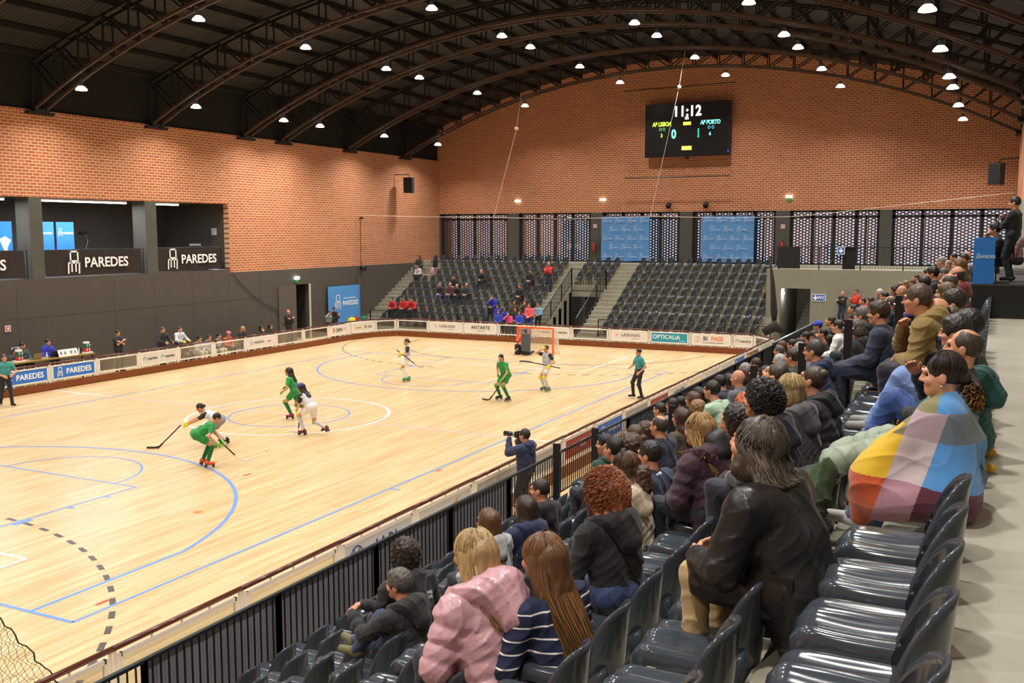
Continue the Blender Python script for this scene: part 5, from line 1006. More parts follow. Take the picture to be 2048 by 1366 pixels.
HP = { 'greypuf': (5, 14.87, -16.82, 2.70), 'boyblk': (5, 14.69, -16.46, 2.80), 'pink': (3, 16.50, -18.56, 3.72), 'stripe': (3, 16.86, -18.43, 3.71), 'greyhood': (5, 14.84, -15.25, 2.79), 'navyg': (5, 14.96, -14.69, 2.79), 'P7': (5, 14.78, -13.93, 2.77), 'red': (2, 16.93, -17.67, 3.91), 'pony': (3, 16.46, -15.99, 3.63), 'suit': (3, 16.38, -15.11, 3.56), 'blk': (4, 15.51, -13.65, 3.23), 'grn': (5, 14.73, -11.85, 2.85), 'curl': (4, 15.54, -13.29, 3.20), 'bun': (4, 15.50, -12.98, 3.24), 'curl2': (5, 14.79, -10.55, 2.79), 'bald': (4, 15.54, -12.22, 3.22), 'P17': (6, 13.93, -7.14, 2.45), 'P18': (6, 13.96, -6.51, 2.43), 'P19': (6, 13.97, -6.06, 2.40), 'P20': (4, 15.54, -11.34, 3.17), 'P21': (5, 14.83, -8.09, 2.72), 'P22': (5, 14.73, -7.96, 2.82), 'P23': (5, 14.72, -7.61, 2.84), 'mint': (4, 15.49, -9.64, 3.27), 'plum': (2, 17.00, -15.79, 3.96), 'big': (1, 18.07, -18.67, 4.51), 'orange': (2, 17.12, -15.11, 3.93), 'navyh': (1, 17.64, -16.54, 4.36), 'redc': (2, 17.09, -14.59, 3.96), 'blond': (1, 17.65, -15.59, 4.29), 'bung': (1, 17.70, -14.88, 4.28), 'down': (2, 17.21, -13.90, 4.15), 'glas': (2, 17.08, -10.93, 4.06), 'grnw': (5, 14.77, -5.78, 2.83), 'P35': (5, 14.75, -6.32, 2.87), 'P36': (4, 15.50, -8.14, 3.24), 'P37': (5, 14.74, -4.36, 2.85), 'P38': (4, 15.49, -7.70, 3.23), 'P39': (5, 14.75, -3.44, 2.84), 'P40': (4, 15.54, -7.24, 3.17), 'P41': (3, 16.30, -9.96, 3.58), 'P42': (4, 15.57, -5.28, 3.18), 'P43': (3, 16.31, -8.09, 3.61), 'P44': (5, 14.73, -0.98, 2.84), 'P45': (5, 14.69, -0.51, 2.89), 'P46': (3, 16.27, -7.26, 3.63), 'P47': (5, 14.74, 0.51, 2.83), 'P48': (5, 14.77, 1.17, 2.80), 'P49': (5, 14.73, 2.36, 2.84), 'P50': (5, 14.78, 3.30, 2.78), 'P51': (4, 15.54, -0.12, 3.19), 'P52': (4, 15.66, -0.15, 3.07), 'P53': (5, 14.68, 4.57, 2.93), 'P54': (3, 16.27, -3.13, 3.65), 'P55': (4, 15.44, 1.63, 3.33), 'P56': (2, 17.13, -7.43, 4.01), 'P57': (1, 17.80, -10.84, 4.54), 'P58': (2, 17.03, -5.85, 4.10), 'P59': (3, 16.32, -0.83, 3.63), 'P60': (4, 15.44, 5.67, 3.34), 'P61': (2, 17.09, -1.80, 4.06), 'P62': (3, 16.27, 5.75, 3.71), 'P63': (2, 17.07, 1.18, 4.13), 'P64': (4, 15.43, 12.69, 3.41), 'P65': (4, 15.48, 9.55, 3.33), 'P66': (5, 14.67, 14.57, 2.97), 'P67': (3, 16.24, 8.64, 3.75), 'P68': (3, 16.23, 10.78, 3.73), 'P69': (3, 16.29, 14.87, 3.67), 'P70': (3, 16.24, 17.75, 3.73), 'P71': (2, 16.95, 11.69, 4.15), 'P72': (3, 16.25, 12.77, 3.72), 'P74': (1, 17.81, -3.26, 4.54), 'P75': (1, 17.84, -1.03, 4.64), 'P76': (1, 17.93, 1.41, 4.55), 'P77': (0, 18.48, -6.61, 4.84), 'P78': (0, 18.46, -8.96, 4.82), 'P79': (1, 17.63, 6.49, 4.68), 'P80': (1, 17.76, 7.81, 4.56), 'P81': (0, 18.34, -1.65, 4.85), 'P82': (0, 18.30, 2.79, 4.85), 'P83': (0, 18.30, 5.25, 4.86), 'P84': (1, 17.70, 13.16, 4.65), 'olive': (0, 18.41, -13.71, 4.90), 'br1': (0, 18.56, -13.65, 4.78), 'dk1': (0, 18.65, -11.93, 4.76), 'knit': (0, 18.50, -10.34, 4.77), 'br2': (0, 18.64, -13.28, 4.70), 'slick': (0, 18.85, -14.47, 4.74), 'dgr': (0, 18.77, -14.83, 4.72), 'child': (1, 18.51, -13.16, 4.49), 'bald2': (0, 18.86, -16.00, 4.73), 'grnh': (0, 18.80, -15.71, 4.61), 'blanket': (0, 18.79, -17.22, 4.70), } 
# ---------------- spectators on the near grandstand ----------------
def strands(root, J, st, cols, n=420, L=.32, seed=1, rad=.0032, wig=.004, ex=1.):
    rg = random.Random(seed); b = MB(); R3 = J['HR']; H = J['head']; bk = -J['fwd']; rt_ = J['rt']; N_ = J['P']+J['u']*.45
    ctr = Vector((0, -.014, .038)); ax = Vector((.092, .110, .108))*ex
    for i in range(n):
        b.cur = rg.choice((0, 0, 1, 2)); ph = rg.uniform(0, 6.28)
        if st == 'curl':
            while True:
                d = Vector((rg.gauss(0, 1), rg.gauss(-.25, 1), rg.gauss(.25, 1))).normalized()
                if not (d.y > .35 and d.z < .45) and d.z > -.75: break
            e = Vector((d.x*ax.x, d.y*ax.y, d.z*ax.z))*1.02; p0 = H+R3 @ (ctr+e); dn = (R3 @ d)*.018+Vector((0, 0, -1))*L*.3*rg.uniform(.6, 1.2); s1 = rg.uniform(.005, .011); pts = []
            t1 = dn.orthogonal().normalized(); t2 = dn.cross(t1).normalized()
            for k in range(8): f = k/7; pts.append(p0+dn*f+(R3 @ d)*(.02*math.sin(f*3.1))+t1*math.cos(ph+f*9)*s1+t2*math.sin(ph+f*9)*s1)
            b.tube(pts, [rad*.8]*7+[rad*.3], 3, False); continue
        az = rg.uniform(math.radians(48), math.radians(312)); sx_, cy_ = math.sin(az), math.cos(az); e0 = rg.uniform(.35, 1.45); pts = []; r_ = 1+rg.uniform(.0, .07)
        for k in range(5):
            el_ = e0+(-.15-e0)*k/4; pts.append(H+R3 @ (ctr+Vector((sx_*math.cos(el_)*ax.x*r_, cy_*math.cos(el_)*ax.y*r_, math.sin(el_)*ax.z*r_))))
        if st == 'short': pts = pts[:rg.choice((3, 4))]; b.tube(pts, [rad]*(len(pts)-1)+[rad*.4], 3, False); continue
        side = max(-1, min(1, sx_*1.15)); back = max(0, -cy_); LL = L*rg.uniform(.75, 1.08); last = pts[-1]
        nk = N_+rt_*side*.105+bk*(.045+.085*back)+J['u']*.02
        if st == 'wavy': nk = N_+rt_*side*.12+bk*(.03+.085*back)+J['u']*.02
        pts.append(last*.45+nk*.55); pts.append(nk)
        end = N_+rt_*side*.095+bk*(.075+.105*back+.03*rg.random())-J['u']*LL*.62
        for k in (1, 2, 3): f = k/3; pts.append(nk+(end-nk)*f+rt_*math.sin(ph+f*5)*wig+bk*math.cos(ph+f*4)*wig)
        if st == 'wavy': pts = [p+rt_*math.sin(ph+j*1.9)*.010+bk*math.cos(ph+j*1.7)*.010 if j > 2 else p for j, p in enumerate(pts)]
        if L < .2: pts = pts[:8]
        b.tube(pts, [rad]*(len(pts)-2)+[rad*.8, rad*.3], 3, False)
    b.build('hair_strands', [mat(c, .35, spec=.6) for c in cols], root, True)
def seated(key, label, hair='short', hc='2a211c', top='jacket', tc='23283a', ps='lap', lod='mid', J=None, **kw):
    k, x, y, z = HP[key]; fl = LZ(k)-.39; ph = math.atan2(x-0, -1.5-y); f = kw.pop('face', None)
    f = math.pi/2*.45+ph*.55 if f is None else f
    f = round(f/.06)*.06
    return person(label, None, J or SEATED[ps], ps if J is None else key, f, head=(x, y, z), floor=fl, hair=hair, hc=hc, top=top, tc=tc, lod=lod, group=kw.pop('group', None), **kw)
# --- closest spectators ---
JP = pose(lean=.34, wr=((-.12, .34, .60), (.12, .34, .60)))
o = seated('pink', 'person with blonde hair and metallic pink puffer jacket, seated in front of the camera', 'long', 'a08358', 'puffer', 'c69aa2', lod='hero', shiny=2, bulk=.04, hood=1.45, length=.05, J=JP, face=1.25)
strands(o, JP, 'long', ['b0935f', 'c8b084', '7d6340'], 620, .30, 3)
JS = pose(lean=.3, wr=((-.12, .34, .60), (.12, .34, .60)))
o = seated('stripe', 'person with long straight brown hair and navy top with white stripes', 'verylong', '5f4128', 'sweater', '1b2442', lod='hero', bulk=.008, J=JS, face=1.25)
strands(o, JS, 'long', ['6e4c2e', '8a6238', '4a3220'], 560, .52, 4)
STRM = bpy.data.materials.new('striped_knit'); STRM.use_nodes = True; N, L, b_ = nodes(STRM); b_.inputs['Roughness'].default_value = .85
tc_ = N.new('ShaderNodeTexCoord'); sp = N.new('ShaderNodeSeparateXYZ'); m1 = N.new('ShaderNodeMath'); m1.operation = 'MODULO'; m1.inputs[1].default_value = .062; m2 = N.new('ShaderNodeMath'); m2.operation = 'LESS_THAN'; m2.inputs[1].default_value = .008
mxs = N.new('ShaderNodeMix'); mxs.data_type = 'RGBA'; mxs.inputs[6].default_value = lin('1a2342'); mxs.inputs[7].default_value = lin('e8e4dc'); L.new(tc_.outputs['Object'], sp.inputs[0]); L.new(sp.outputs[2], m1.inputs[0]); L.new(m1.outputs[0], m2.inputs[0]); L.new(m2.outputs[0], mxs.inputs[0]); L.new(mxs.outputs[2], b_.inputs['Base Color'])
for c in o.children:
    if c.name.startswith('sweater'):
        for s_ in c.material_slots: s_.material = STRM
JG = pose(pel=(0, -.02, .52), lean=.34, ank=((-.13, .56, .50), (.12, .95, .42)), kp=((-.12, .5, 1.9), (.1, .4, 1.2)), wr=((-.19, .55, .84), (-.03, .58, .86)), ep=((-.4, .3, .4), (.6, .3, .4)), hp=.0, hy=.25, hand=((.5, .6, -.2), (-.4, .7, -.3)))
o = seated('greypuf', 'person with short grey hair in black puffer jacket clasping a raised jeans knee', 'thick', '55514c', 'puffer', '1b1c1e', lod='hero', bulk=.022, J=JG, legs='33456a', shoes='6b6a48', hood=1.25, face=1.35)
JB = pose(lean=.25)
o = seated('boyblk', 'boy with curly dark brown hair in black hoodie with white back lettering', 'curly', '3a2c22', 'hoodie', '1e2023', lod='hero', J=JB, bulk=.012, face=1.15)
strands(o, JB, 'curl', ['3a2a20', '4e3a2c', '2a1e18'], 700, .12, 5, .0026)
text('HÓQUEI PATINS\nACADÉMICA DE ...'.replace(' ...', ''), .034, mat('e4e4e4', .6), o, Matrix.Translation(JB['P']+JB['u']*.30-JB['fwd']*.132) @ Matrix.Rotation(math.pi/2-.25, 4, 'X'), 'back_lettering', bold=.01)
JK = pose(lean=.38, wr=((-.12, .42, .62), (.12, .42, .62)), hp=-.25, broad=.205)
o = seated('big', 'person with wavy grey-brown hair in broad black leather-look coat and beige trousers', 'shag', '3d332b', 'coat', '1a1a1b', lod='hero', bulk=.040, length=.14, J=JK, legs='b39a6c', shoes='3a342c', face=1.3, shiny=1, scale=1.10)
strands(o, JK, 'wavy', ['4a3e34', '6e6256', '2c241e', '8a7e70'][:3], 620, .15, 6, .003)
b = MB(); b.box((.0, 0, 0), (.015, .16, .19)); pk = b.build('coat_pocket', clothmat('1c1c1d', 1), o); pk.location = (-.21, .02, .56)
JR = pose(lean=.22)
o = seated('red', 'person with curly ginger hair and black hooded coat, seen from behind', 'longcurly', '7e4420', 'jacket', '151516', lod='hero', bulk=.018, length=.06, J=JR, legs='2f4068', face=1.2, hood=1.2)
strands(o, JR, 'curl', ['8a4c24', 'a8622e', '5e3018'], 1700, .22, 7, .0026, ex=1.22)
JN = pose(lean=.15, hy=.15)
o = seated('pony', 'person with glasses, brown ponytail and cream hoodie', 'ponycurly', '4a3425', 'hoodie', 'cfc0a6', lod='hero', J=JN, bulk=.02, glasses=True, face=1.3)
strands(o, JN, 'short', ['5a4030', '6e5240', '3a2a20'], 260, .1, 8)
JU = pose(lean=.12, hy=.1)
SU = seated('suit', 'person with short black hair, navy sweater and pale shirt collar', 'short', '1c1b1c', 'sweater', '1e2c4c', lod='hero', J=JU, bulk=.02, face=1.3)
inst(('suitcol',), lambda: sdf_mesh('shirt_collar', collar(JU, .02), .007, [DM]), 'shirt_collar', [mat('d8d8e6', .8)], SU)
JL = pose(lean=.25)
o = seated('plum', 'person with streaked blonde hair and plum puffer jacket with fur-edged hood', 'long', '8a6a42', 'puffer', '3c2230', lod='hero', J=JL, bulk=.03, length=.06, hood=1.35, face=1.25)
strands(o, JL, 'wavy', ['a8844e', 'd0ae74', '6a4a2c'], 420, .24, 9)
b = MB(); rg = random.Random(4); n_ = JL['P']+JL['u']*.44; f_ = JL['fwd']
for i in range(520):
    a_ = rg.uniform(-.5, math.pi+.5); p = n_+JL['rt']*math.cos(a_)*.15+f_*(-math.sin(a_)*.17-.01)+JL['u']*(.03-.03*math.sin(a_)+rg.uniform(-.02, .02)); d = (Vector((rg.gauss(0, 1), rg.gauss(0, 1), rg.gauss(.2, 1)))).normalized()*.045+(p-n_).normalized()*.02
    b.cur = i % 2; b.tube([p, p+d*.6, p+d+Vector((0, 0, -.008))], [.004, .003, .001], 3, False)
b.build('fur_trim', [mat('b08a4e', .8), mat('6a4a28', .8)], o)
link('hood_cap', sdf_mesh('hood_cap', [cone(n_-f_*.13+JL['u']*.08, n_-f_*.15+JL['u']*.0, .10, .11, 0)], .01, [mat('17171a', .5)]), o)
JV = pose(lean=.3, hp=-.15)
o = seated('navyh', 'bearded person with curly black hair and dark navy hoodie', 'curly', '1a1614', 'hoodie', '161a2c', lod='hero', J=JV, bulk=.018, face=1.35)
strands(o, JV, 'curl', ['1a1614', '26201d', '120f0d'], 800, .10, 10, .0026)
JD = pose(lean=.2)
o = seated('blond', 'person with short tousled blonde hair and grey coat with black collar', 'bob', '8f7752', 'jacket', '4a4a4c', lod='hero', J=JD, bulk=.03, hood=1.1, face=1.2)
strands(o, JD, 'short', ['b89c6c', 'd0b98c', '7a6240'], 420, .1, 11, .004)
seated('orange', 'boy with curly black hair and mustard jacket', 'curly', '1b1715', 'hoodie', 'c07a22', lod='mid', ps='down', face=1.3)
seated('redc', 'person with bright copper curls half hidden between dark haired spectators', 'longcurly', 'a04a1c', 'jacket', '2c2c2e', lod='mid', ps='lap')
seated('bung', 'girl with high bun and lilac scrunchie in black puffer jacket looking down', 'bun', '3a2a20', 'puffer', '17181b', lod='hero', ps='phone', bulk=.02, face=1.45)
seated('down', 'person with cropped dark hair and black hooded jacket looking down', 'buzz', '33291f', 'jacket', '18181a', lod='hero', ps='down', bulk=.025, hood=1.2, face=1.4)
seated('glas', 'person with glasses, short greying hair and navy hoodie, arms forward', 'short', '3b3733', 'hoodie', '1c2a4a', lod='hero', ps='hunch', glasses=True, bulk=.025, face=1.45)
seated('greyhood', 'girl with brown hair and light grey hoodie by the fence', 'long', '5a3b26', 'hoodie', 'a9adad', lod='mid', ps='lap', face=1.2)
seated('navyg', 'girl with dark brown hair and navy jacket with pale piping', 'long', '33231c', 'jacket', '1a2548', lod='mid', ps='lap', hood=1.1, face=1.2)
seated('P7', 'person with shaved dark hair and black hoodie near the open fence', 'buzz', '2d2724', 'hoodie', '1e1f22', lod='mid', ps='turn')
seated('blk', 'person with black tied hair and bare forearms in dark green top', 'lowbun', '17130f', 'shirt', '13342c', lod='mid', ps='lean')
seated('grn', 'boy with black hair in dark green top beside the open fence', 'short', '1a1512', 'hoodie', '12402f', lod='mid', ps='turn')
seated('curl', 'person with long curly dark brown hair behind the boy in green', 'longcurly', '3e2a1d', 'jacket', '5a4a3c', lod='mid')
seated('bun', 'person with brown hair in low bun, seen from behind', 'lowbun', '4a3323', 'jacket', 'b0a088', lod='mid')
seated('curl2', 'person with shoulder-length curly chestnut hair beside the bald man', 'longcurly', '46281c', 'jacket', '2c2a2c', lod='mid')
seated('bald', 'bald person with glasses and dark navy sweater', 'crown', '3a302a', 'sweater', '1b2238', lod='mid', glasses=True)
seated('P17', 'boy with cropped dark hair and grey hoodie near the fence', 'buzz', '2a221c', 'hoodie', '8c9096', lod='mid')
seated('P18', 'person with dark hair and grey hooded top beside the cropped haired boy', 'short', '2a1f1a', 'hoodie', '7d838a', lod='mid')
seated('P19', 'person with black hair and white top near the fence', 'short', '171412', 'shirt', 'dfe3e8', lod='mid')
seated('P20', 'person with straight dark brown hair behind a black post', 'long', '3a241b', 'jacket', '4a4030', lod='mid')
seated('P21', 'person with long curly light brown hair', 'longcurly', '86663f', 'jacket', '8a7a58', lod='mid')
seated('P22', 'girl with smooth brown hair beside long dark haired girl in green', 'long', '4e3325', 'jacket', '3a3a3e', lod='mid')
seated('P23', 'girl with long black hair and bright green top', 'long', '1b1513', 'shirt', '1f8a4e', lod='mid')
seated('mint', 'person with black hair and pale mint shirt leaning forward, blue jeans', 'short', '1c1816', 'shirt', 'a9c4a6', lod='mid', ps='lean', legs='3d5f98')
seated('grnw', 'person with long dark hair and bright green cardigan', 'long', '211814', 'shirt', '1f9a50', lod='mid')
seated('P35', 'person with dark hair and deep purple jacket leaning forward', 'short', '1e1816', 'jacket', '29243a', lod='mid', ps='lean')
seated('P36', 'bald person with grey sweater', 'none', '6a6058', 'sweater', '5f656b', lod='mid')
seated('P37', 'person with wavy silver hair below the pale fence glass', 'bob', '8f8d8a', 'jacket', '2f2f33', lod='mid')
seated('P38', 'person with reddish brown hair and black top beside bald person', 'bob', '47302a', 'shirt', '1c1c1e', lod='mid')
seated('P39', 'person with brown hair and beard near the fence', 'short', '3b2c22', 'jacket', '2b2c33', lod='mid')
seated('P40', 'girl with black hair left of a black post', 'long', '1d1715', 'jacket', '26272b', lod='mid')
seated('P41', 'child with black bowl-cut hair and pale blue top', 'bob', '17120f', 'shirt', 'a9bccd', lod='mid')
seated('P42', 'person with silver grey hair and light grey jacket', 'bob', 'a8a7a5', 'jacket', '9a9da2', lod='mid')
seated('P43', 'person with dark brown hair and dark olive jacket', 'short', '2e241d', 'jacket', '33402c', lod='mid')
seated('P44', 'person with short greying hair near the fence', 'short', '55514d', 'jacket', '3a3c42', lod='far')
seated('P45', 'person with ginger brown hair low by the black screen', 'short', '5a3a26', 'jacket', '4a4038', lod='far')
seated('P46', 'bald person with grey shirt behind a black post', 'buzz', '9a928a', 'shirt', '8f959c', lod='mid', legs='6f93c4')
seated('P47', 'child with dark hair and blue scarf over the mouth', 'short', '2a1f1a', 'jacket', '3a4a86', lod='far')
seated('P48', 'woman with long black hair beside child in blue scarf', 'long', '161211', 'jacket', '1d1e22', lod='far')
seated('P49', 'person with dark hair and red collar near the screen', 'short', '2c1f1b', 'jacket', 'b3282c', lod='far')
seated('P50', 'boy with fluffy dark hair in red and white top', 'thick', '2b1f1a', 'shirt', 'd8d2d0', tc2='c22a30', lod='far')
seated('P51', 'woman with smooth dark hair behind the boy in red and white', 'lowbun', '211a17', 'jacket', '55403c', lod='far')
seated('P52', 'woman with straight black hair holding a pale blue bottle', 'long', '120f0e', 'jacket', '202024', lod='mid')
o = seated('P53', 'person wearing a royal blue hat', 'short', '2a201c', 'jacket', '2c2f55', lod='far')
def hat(o, J, c, brim=.03): link('hat', sdf_mesh('hat', [ell(HL(J, (0, -.01, .06)), (.095, .113, .085), R_=headR(J)), ell(HL(J, (0, .03, .055)), (.105, .14, .018), R_=headR(J), k=.01)], .012, [mat(c, .7)]), o)
hat(o, SEATED['lap'], '2b3fb0')
seated('P54', 'woman with dark hair bun and white denim jacket', 'lowbun', '2c201b', 'jacket', 'e6e4e0', lod='mid')
seated('P55', 'person with short dark hair behind raised phone', 'short', '33261f', 'jacket', '2a2528', lod='far', ps='phone')
seated('P56', 'person with curly grey-brown hair, black puffer and one bright pink sleeve beside', 'curly', '4f4740', 'puffer', '1a1a1c', lod='mid', bulk=.03)
seated('P57', 'person with dark wavy hair and navy raincoat sitting upright in profile', 'thick', '34291f', 'coat', '1d2740', lod='hero', ps='lap', bulk=.025, length=.1, legs='20263a', face=1.5, J=None)
seated('P58', 'person with wavy grey hair and dark jacket with white hood lining', 'thick', '5d5954', 'jacket', '23242b', lod='mid', hood=1.0)
o = seated('P59', 'person wearing a dark olive cap', 'short', '2b2622', 'jacket', '32332f', lod='mid'); hat(o, SEATED['lap'], '34332a')
seated('P60', 'person with dark hair and bright red top near the side wall', 'short', '2c211d', 'shirt', 'cf2f2c', lod='far', ps='phone')
seated('P61', 'balding person with glasses and dark jacket left of a post', 'crown', '4b443d', 'jacket', '26262a', lod='mid', glasses=True)
seated('P62', 'person with black hair above the balding man with glasses', 'lowbun', '181413', 'jacket', '3c3a40', lod='far')
seated('P63', 'bald person just behind the thick upper post', 'none', '8a7a6a', 'jacket', '51303a', lod='mid')
seated('P64', 'person with short white hair far back against the grey wall', 'short', 'b5b3ae', 'jacket', '26272b', lod='far')
seated('P65', 'person with brown hair low beside the grey wall', 'bob', '44332a', 'jacket', '2b2a2e', lod='far')
seated('P66', 'person with dark hair filming, in red top near the grey wall', 'short', '221b18', 'shirt', 'c53a45', lod='far', ps='phone')
seated('P67', 'woman with long dark hair and maroon top far back', 'long', '281d19', 'shirt', '5a2230', lod='far')
seated('P68', 'person with reddish face and brown hair far back', 'short', '5a4030', 'jacket', '4c4a48', lod='far')
seated('P69', 'girl with brown hair and pale face far back', 'lowbun', '4a3326', 'jacket', '7a7478', lod='far')
seated('P70', 'person with dark hair beside the girl far back', 'short', '30241e', 'jacket', '34343a', lod='far')
seated('P71', 'person with black hair and white mask highest at the grey wall', 'short', '151211', 'jacket', 'c8c4c4', lod='far')
seated('P72', 'person with sandy hair far back by the grey wall', 'bob', '7a6240', 'jacket', '6f6a5c', lod='far')
seated('P74', 'person with short black hair and royal blue jacket', 'short', '191514', 'jacket', '26409a', lod='mid', bulk=.02)
seated('P75', 'boy with thick black hair resting chin on hand', 'thick', '15110f', 'jacket', '191a22', lod='mid', ps='mouth')
seated('P76', 'person with tied grey hair and navy patterned jacket', 'lowbun', '57534f', 'jacket', '1c2138', lod='mid')
seated('P77', 'person with dark hair, black scarf and maroon jacket', 'balding', '231c1a', 'jacket', '6e2a2e', lod='mid', hood=.9)
seated('P78', 'bald person with dark-rimmed glasses and navy jacket', 'crown', '3d352f', 'jacket', '232a3e', lod='mid', glasses=True)
seated('P79', 'person with grey hair at the top of the far crowd', 'short', '8a8885', 'jacket', '3a3a40', lod='far')
seated('P80', 'person with thinning grey hair behind the grey tied hair', 'crown', '6f6a66', 'jacket', '5a5560', lod='far')
seated('P81', 'woman with long golden brown hair near the platform', 'long', '6e4f2c', 'jacket', '8a5a5a', lod='far')
seated('P82', 'person with brown hair and lilac grey hoodie beside the platform', 'short', '2e221d', 'hoodie', '9a93a0', lod='far')
seated('P83', 'bald person farthest up beside the platform', 'none', '8a8078', 'jacket', '2c2c34', lod='far')
seated('P84', 'person with dark hair far up beside the platform', 'short', '201a18', 'jacket', '6a5048', lod='far')
o = seated('olive', 'person with glasses and olive jacket resting chin on hand', 'short', '4a3a2d', 'jacket', '87703a', lod='hero', ps='chin', glasses=True, bulk=.028, hood=1.1, face=1.5)
seated('br1', 'balding person with dark brown side hair and navy top in profile', 'balding', '2f231b', 'jacket', '141c34', lod='hero', ps='lean', bulk=.02, face=1.5)
seated('dk1', 'person with thick dark hair beside the platform', 'thick', '221b17', 'jacket', '1f1f24', lod='hero', ps='hunch', face=1.5)
seated('knit', 'person with olive brown hair and dark hairband', 'bob', '54451f', 'jacket', '2a3560', lod='mid', ps='hunch')
seated('br2', 'person with fine light brown hair leaning forward in row', 'bob', '50402c', 'jacket', '2a2a2e', lod='hero', ps='down', face=1.4)
JX = pose(pel=(0, .10, .50), lean=-.05, ank=((-.11, .66, .38), (.11, .68, .38)), kp=((-.1, .6, 2), (.12, .6, 2)), wr=((-.14, .3, .78), (.14, .3, .78)))
seated('slick', 'person with slicked black hair and dark coat draped behind the seat', 'thick', '17181b', 'coat', '26262a', lod='hero', ps='back', bulk=.035, length=.1, face=1.55)
seated('dgr', 'person with dark greying hair and faded blue jeans, knees raised', 'thick', '23221f', 'jacket', '3a3a46', lod='hero', J=JX, legs='7490c4', bulk=.02, face=1.5, shoes='8a8a86')
seated('child', 'person with brown hair hidden behind a raised hand', 'thick', '4a3626', 'jacket', '2c3046', lod='mid', ps='down', face=1.5, scale=.9)
JY = pose(pel=(0, .16, .50), lean=-.12, ank=((-.12, .70, .36), (.10, .74, .36)), kp=((-.1, .6, 2), (.12, .6, 2)), wr=((-.16, .42, .70), (.10, .40, .92)), ep=((-.5, .2, .4), (.5, .2, .5)), hp=-.1)
seated('bald2', 'person balding on top with black padded jacket and blue jeans, knees raised', 'crown', '3a3028', 'puffer', '26262a', lod='hero', J=JY, legs='31508f', bulk=.022, face=1.5, hood=False, shoes='5a5a58')
JZ = pose(lean=.28, wr=((-.16, .50, .72), (.16, .48, .66)), ep=((-.6, .3, .7), (.6, .3, .6)))
o = seated('grnh', 'person with black hair and teal hoodie beside the checked blanket', 'thick', '1b1512', 'hoodie', '16504c', lod='hero', J=JZ, bulk=.035, hood=1.5, legs='1c2238', face=1.45)
# --- blanket woman ---
JW = pose(lean=.20, ank=((-.10, .46, .09), (.12, .60, .22)), wr=((-.06, .26, .66), (.06, .26, .66)), ep=((-.2, .1, .4), (.2, .1, .4)), hy=.1, broad=.17)
o = seated('blanket', 'person with dark curly bun wrapped in a checked multicoloured blanket, nearest row', 'lowbun', '2b201b', 'sweater', '1d4a48', lod='hero', J=JW, legs='4b6590', face=1.5, shoes='d8d6d0', skin=1, scale=1.0)
BR = o; u_ = JW['u']; P_ = JW['P']; F_ = JW['fwd']
nb_ = P_+u_*.46
pr = [cone(JW['sh0']-u_*.01, JW['sh1']-u_*.01, .088, .088, 0, .08), cone(nb_-u_*.02, P_+u_*.25, .10, .17, 0, .10)]
for s_ in (-1, 1):
    sh_ = JW['sh%d' % (s_ > 0)]
    pr += [cone(sh_, P_+JW['rt']*s_*.17+Vector((0, .04, .12)), .09, .125, 0, .10), cone(P_+JW['rt']*s_*.15+Vector((0, .02, .02)), P_+JW['rt']*s_*.16+Vector((0, .42, .04)), .13, .125, 0, .08), cone(P_+JW['rt']*s_*.16+Vector((0, .44, .02)), P_+JW['rt']*s_*.15+Vector((0, .48, -.12)), .10, .06, 0, .06), cone(sh_+Vector((0, .06, -.02)), P_+JW['rt']*s_*.16+Vector((0, .40, .10)), .085, .10, 0, .10)]
pr += [cone(JW['sh0']+Vector((-.02, .02, -.05)), P_+Vector((-.30, .0, -.02)), .09, .12, 0, .10), cone(P_+Vector((-.30, .02, -.02)), P_+Vector((-.27, .38, -.10)), .12, .10, 0, .10), cone(P_+Vector((-.22, .46, .0)), P_+Vector((-.2, .50, -.2)), .10, .06, 0, .08)]
pr += [ell(P_+Vector((0, .1, -.43)), (.6, .7, .16), neg=True)]
bm_ = sdf_mesh('blanket', pr, .0055, [mat(c, .95, bump=.4, bscale=220, sheen=.3, key='wool_'+c) for c in ('7f7d55', 'dcb426', 'b3481b', 'ad98a0', 'c5b6b6', 'a77c88', '62717c', '4f90cf', '55182f', '4a8cc8')], folds(.004, 11., 1.))
nv = len(bm_.polygons); cc = np.empty(nv*3); bm_.polygons.foreach_get('center', cc); cc = cc.reshape(-1, 3); hz = JW['head'].z; hy_ = JW['head'].y
d_ = hz-cc[:, 2]; yy = cc[:, 1]-hy_
b1 = .10+np.clip(d_-.12, 0, 1)*.30; b2_ = -.08+np.clip(d_-.15, 0, 1)*.28
colm = np.where(yy > b1-.0, 0, np.where(yy > b2_, 1, 2)); r1 = .32-.05*yy; r2 = .56-.05*yy
row = np.where(d_ < r1, 0, np.where(d_ < r2, 1, 2)); mi = colm*3+row; mi = np.where((d_ < .165), np.where(yy > -.02, 0, 9), mi)
bm_.polygons.foreach_set('material_index', mi.astype(np.int32)); bo = link('checked_blanket', bm_); bo.parent = BR; bm_.update()
strands(BR, JW, 'short', ['2b201b', '3d2f27', '1c1512'], 360, .1, 12)
b = MB(); rg = random.Random(9); c0 = HL(JW, (0, -.15, -.03))
for i in range(330):
    b.cur = rg.choice((0, 1, 1, 2)); d = Vector((rg.gauss(0, 1), rg.gauss(-.3, 1), rg.gauss(-.5, 1))).normalized(); p = c0+Vector((0, 0, -.03))+d*.045*rg.uniform(.5, 1.1); ph = rg.uniform(0, 6); t1 = d.orthogonal().normalized(); t2 = d.cross(t1)
    b.tube([p+d*.03*f+Vector((0, 0, -.05*f))+(t1*math.cos(ph+f*10)+t2*math.sin(ph+f*10))*.012 for f in np.linspace(0, 1.2, 9)], .0032, 3, False)
b.build('curly_bun', [mat('5a3a1c', .35), mat('9a6a30', .35), mat('2c1c12', .4)], BR, True)
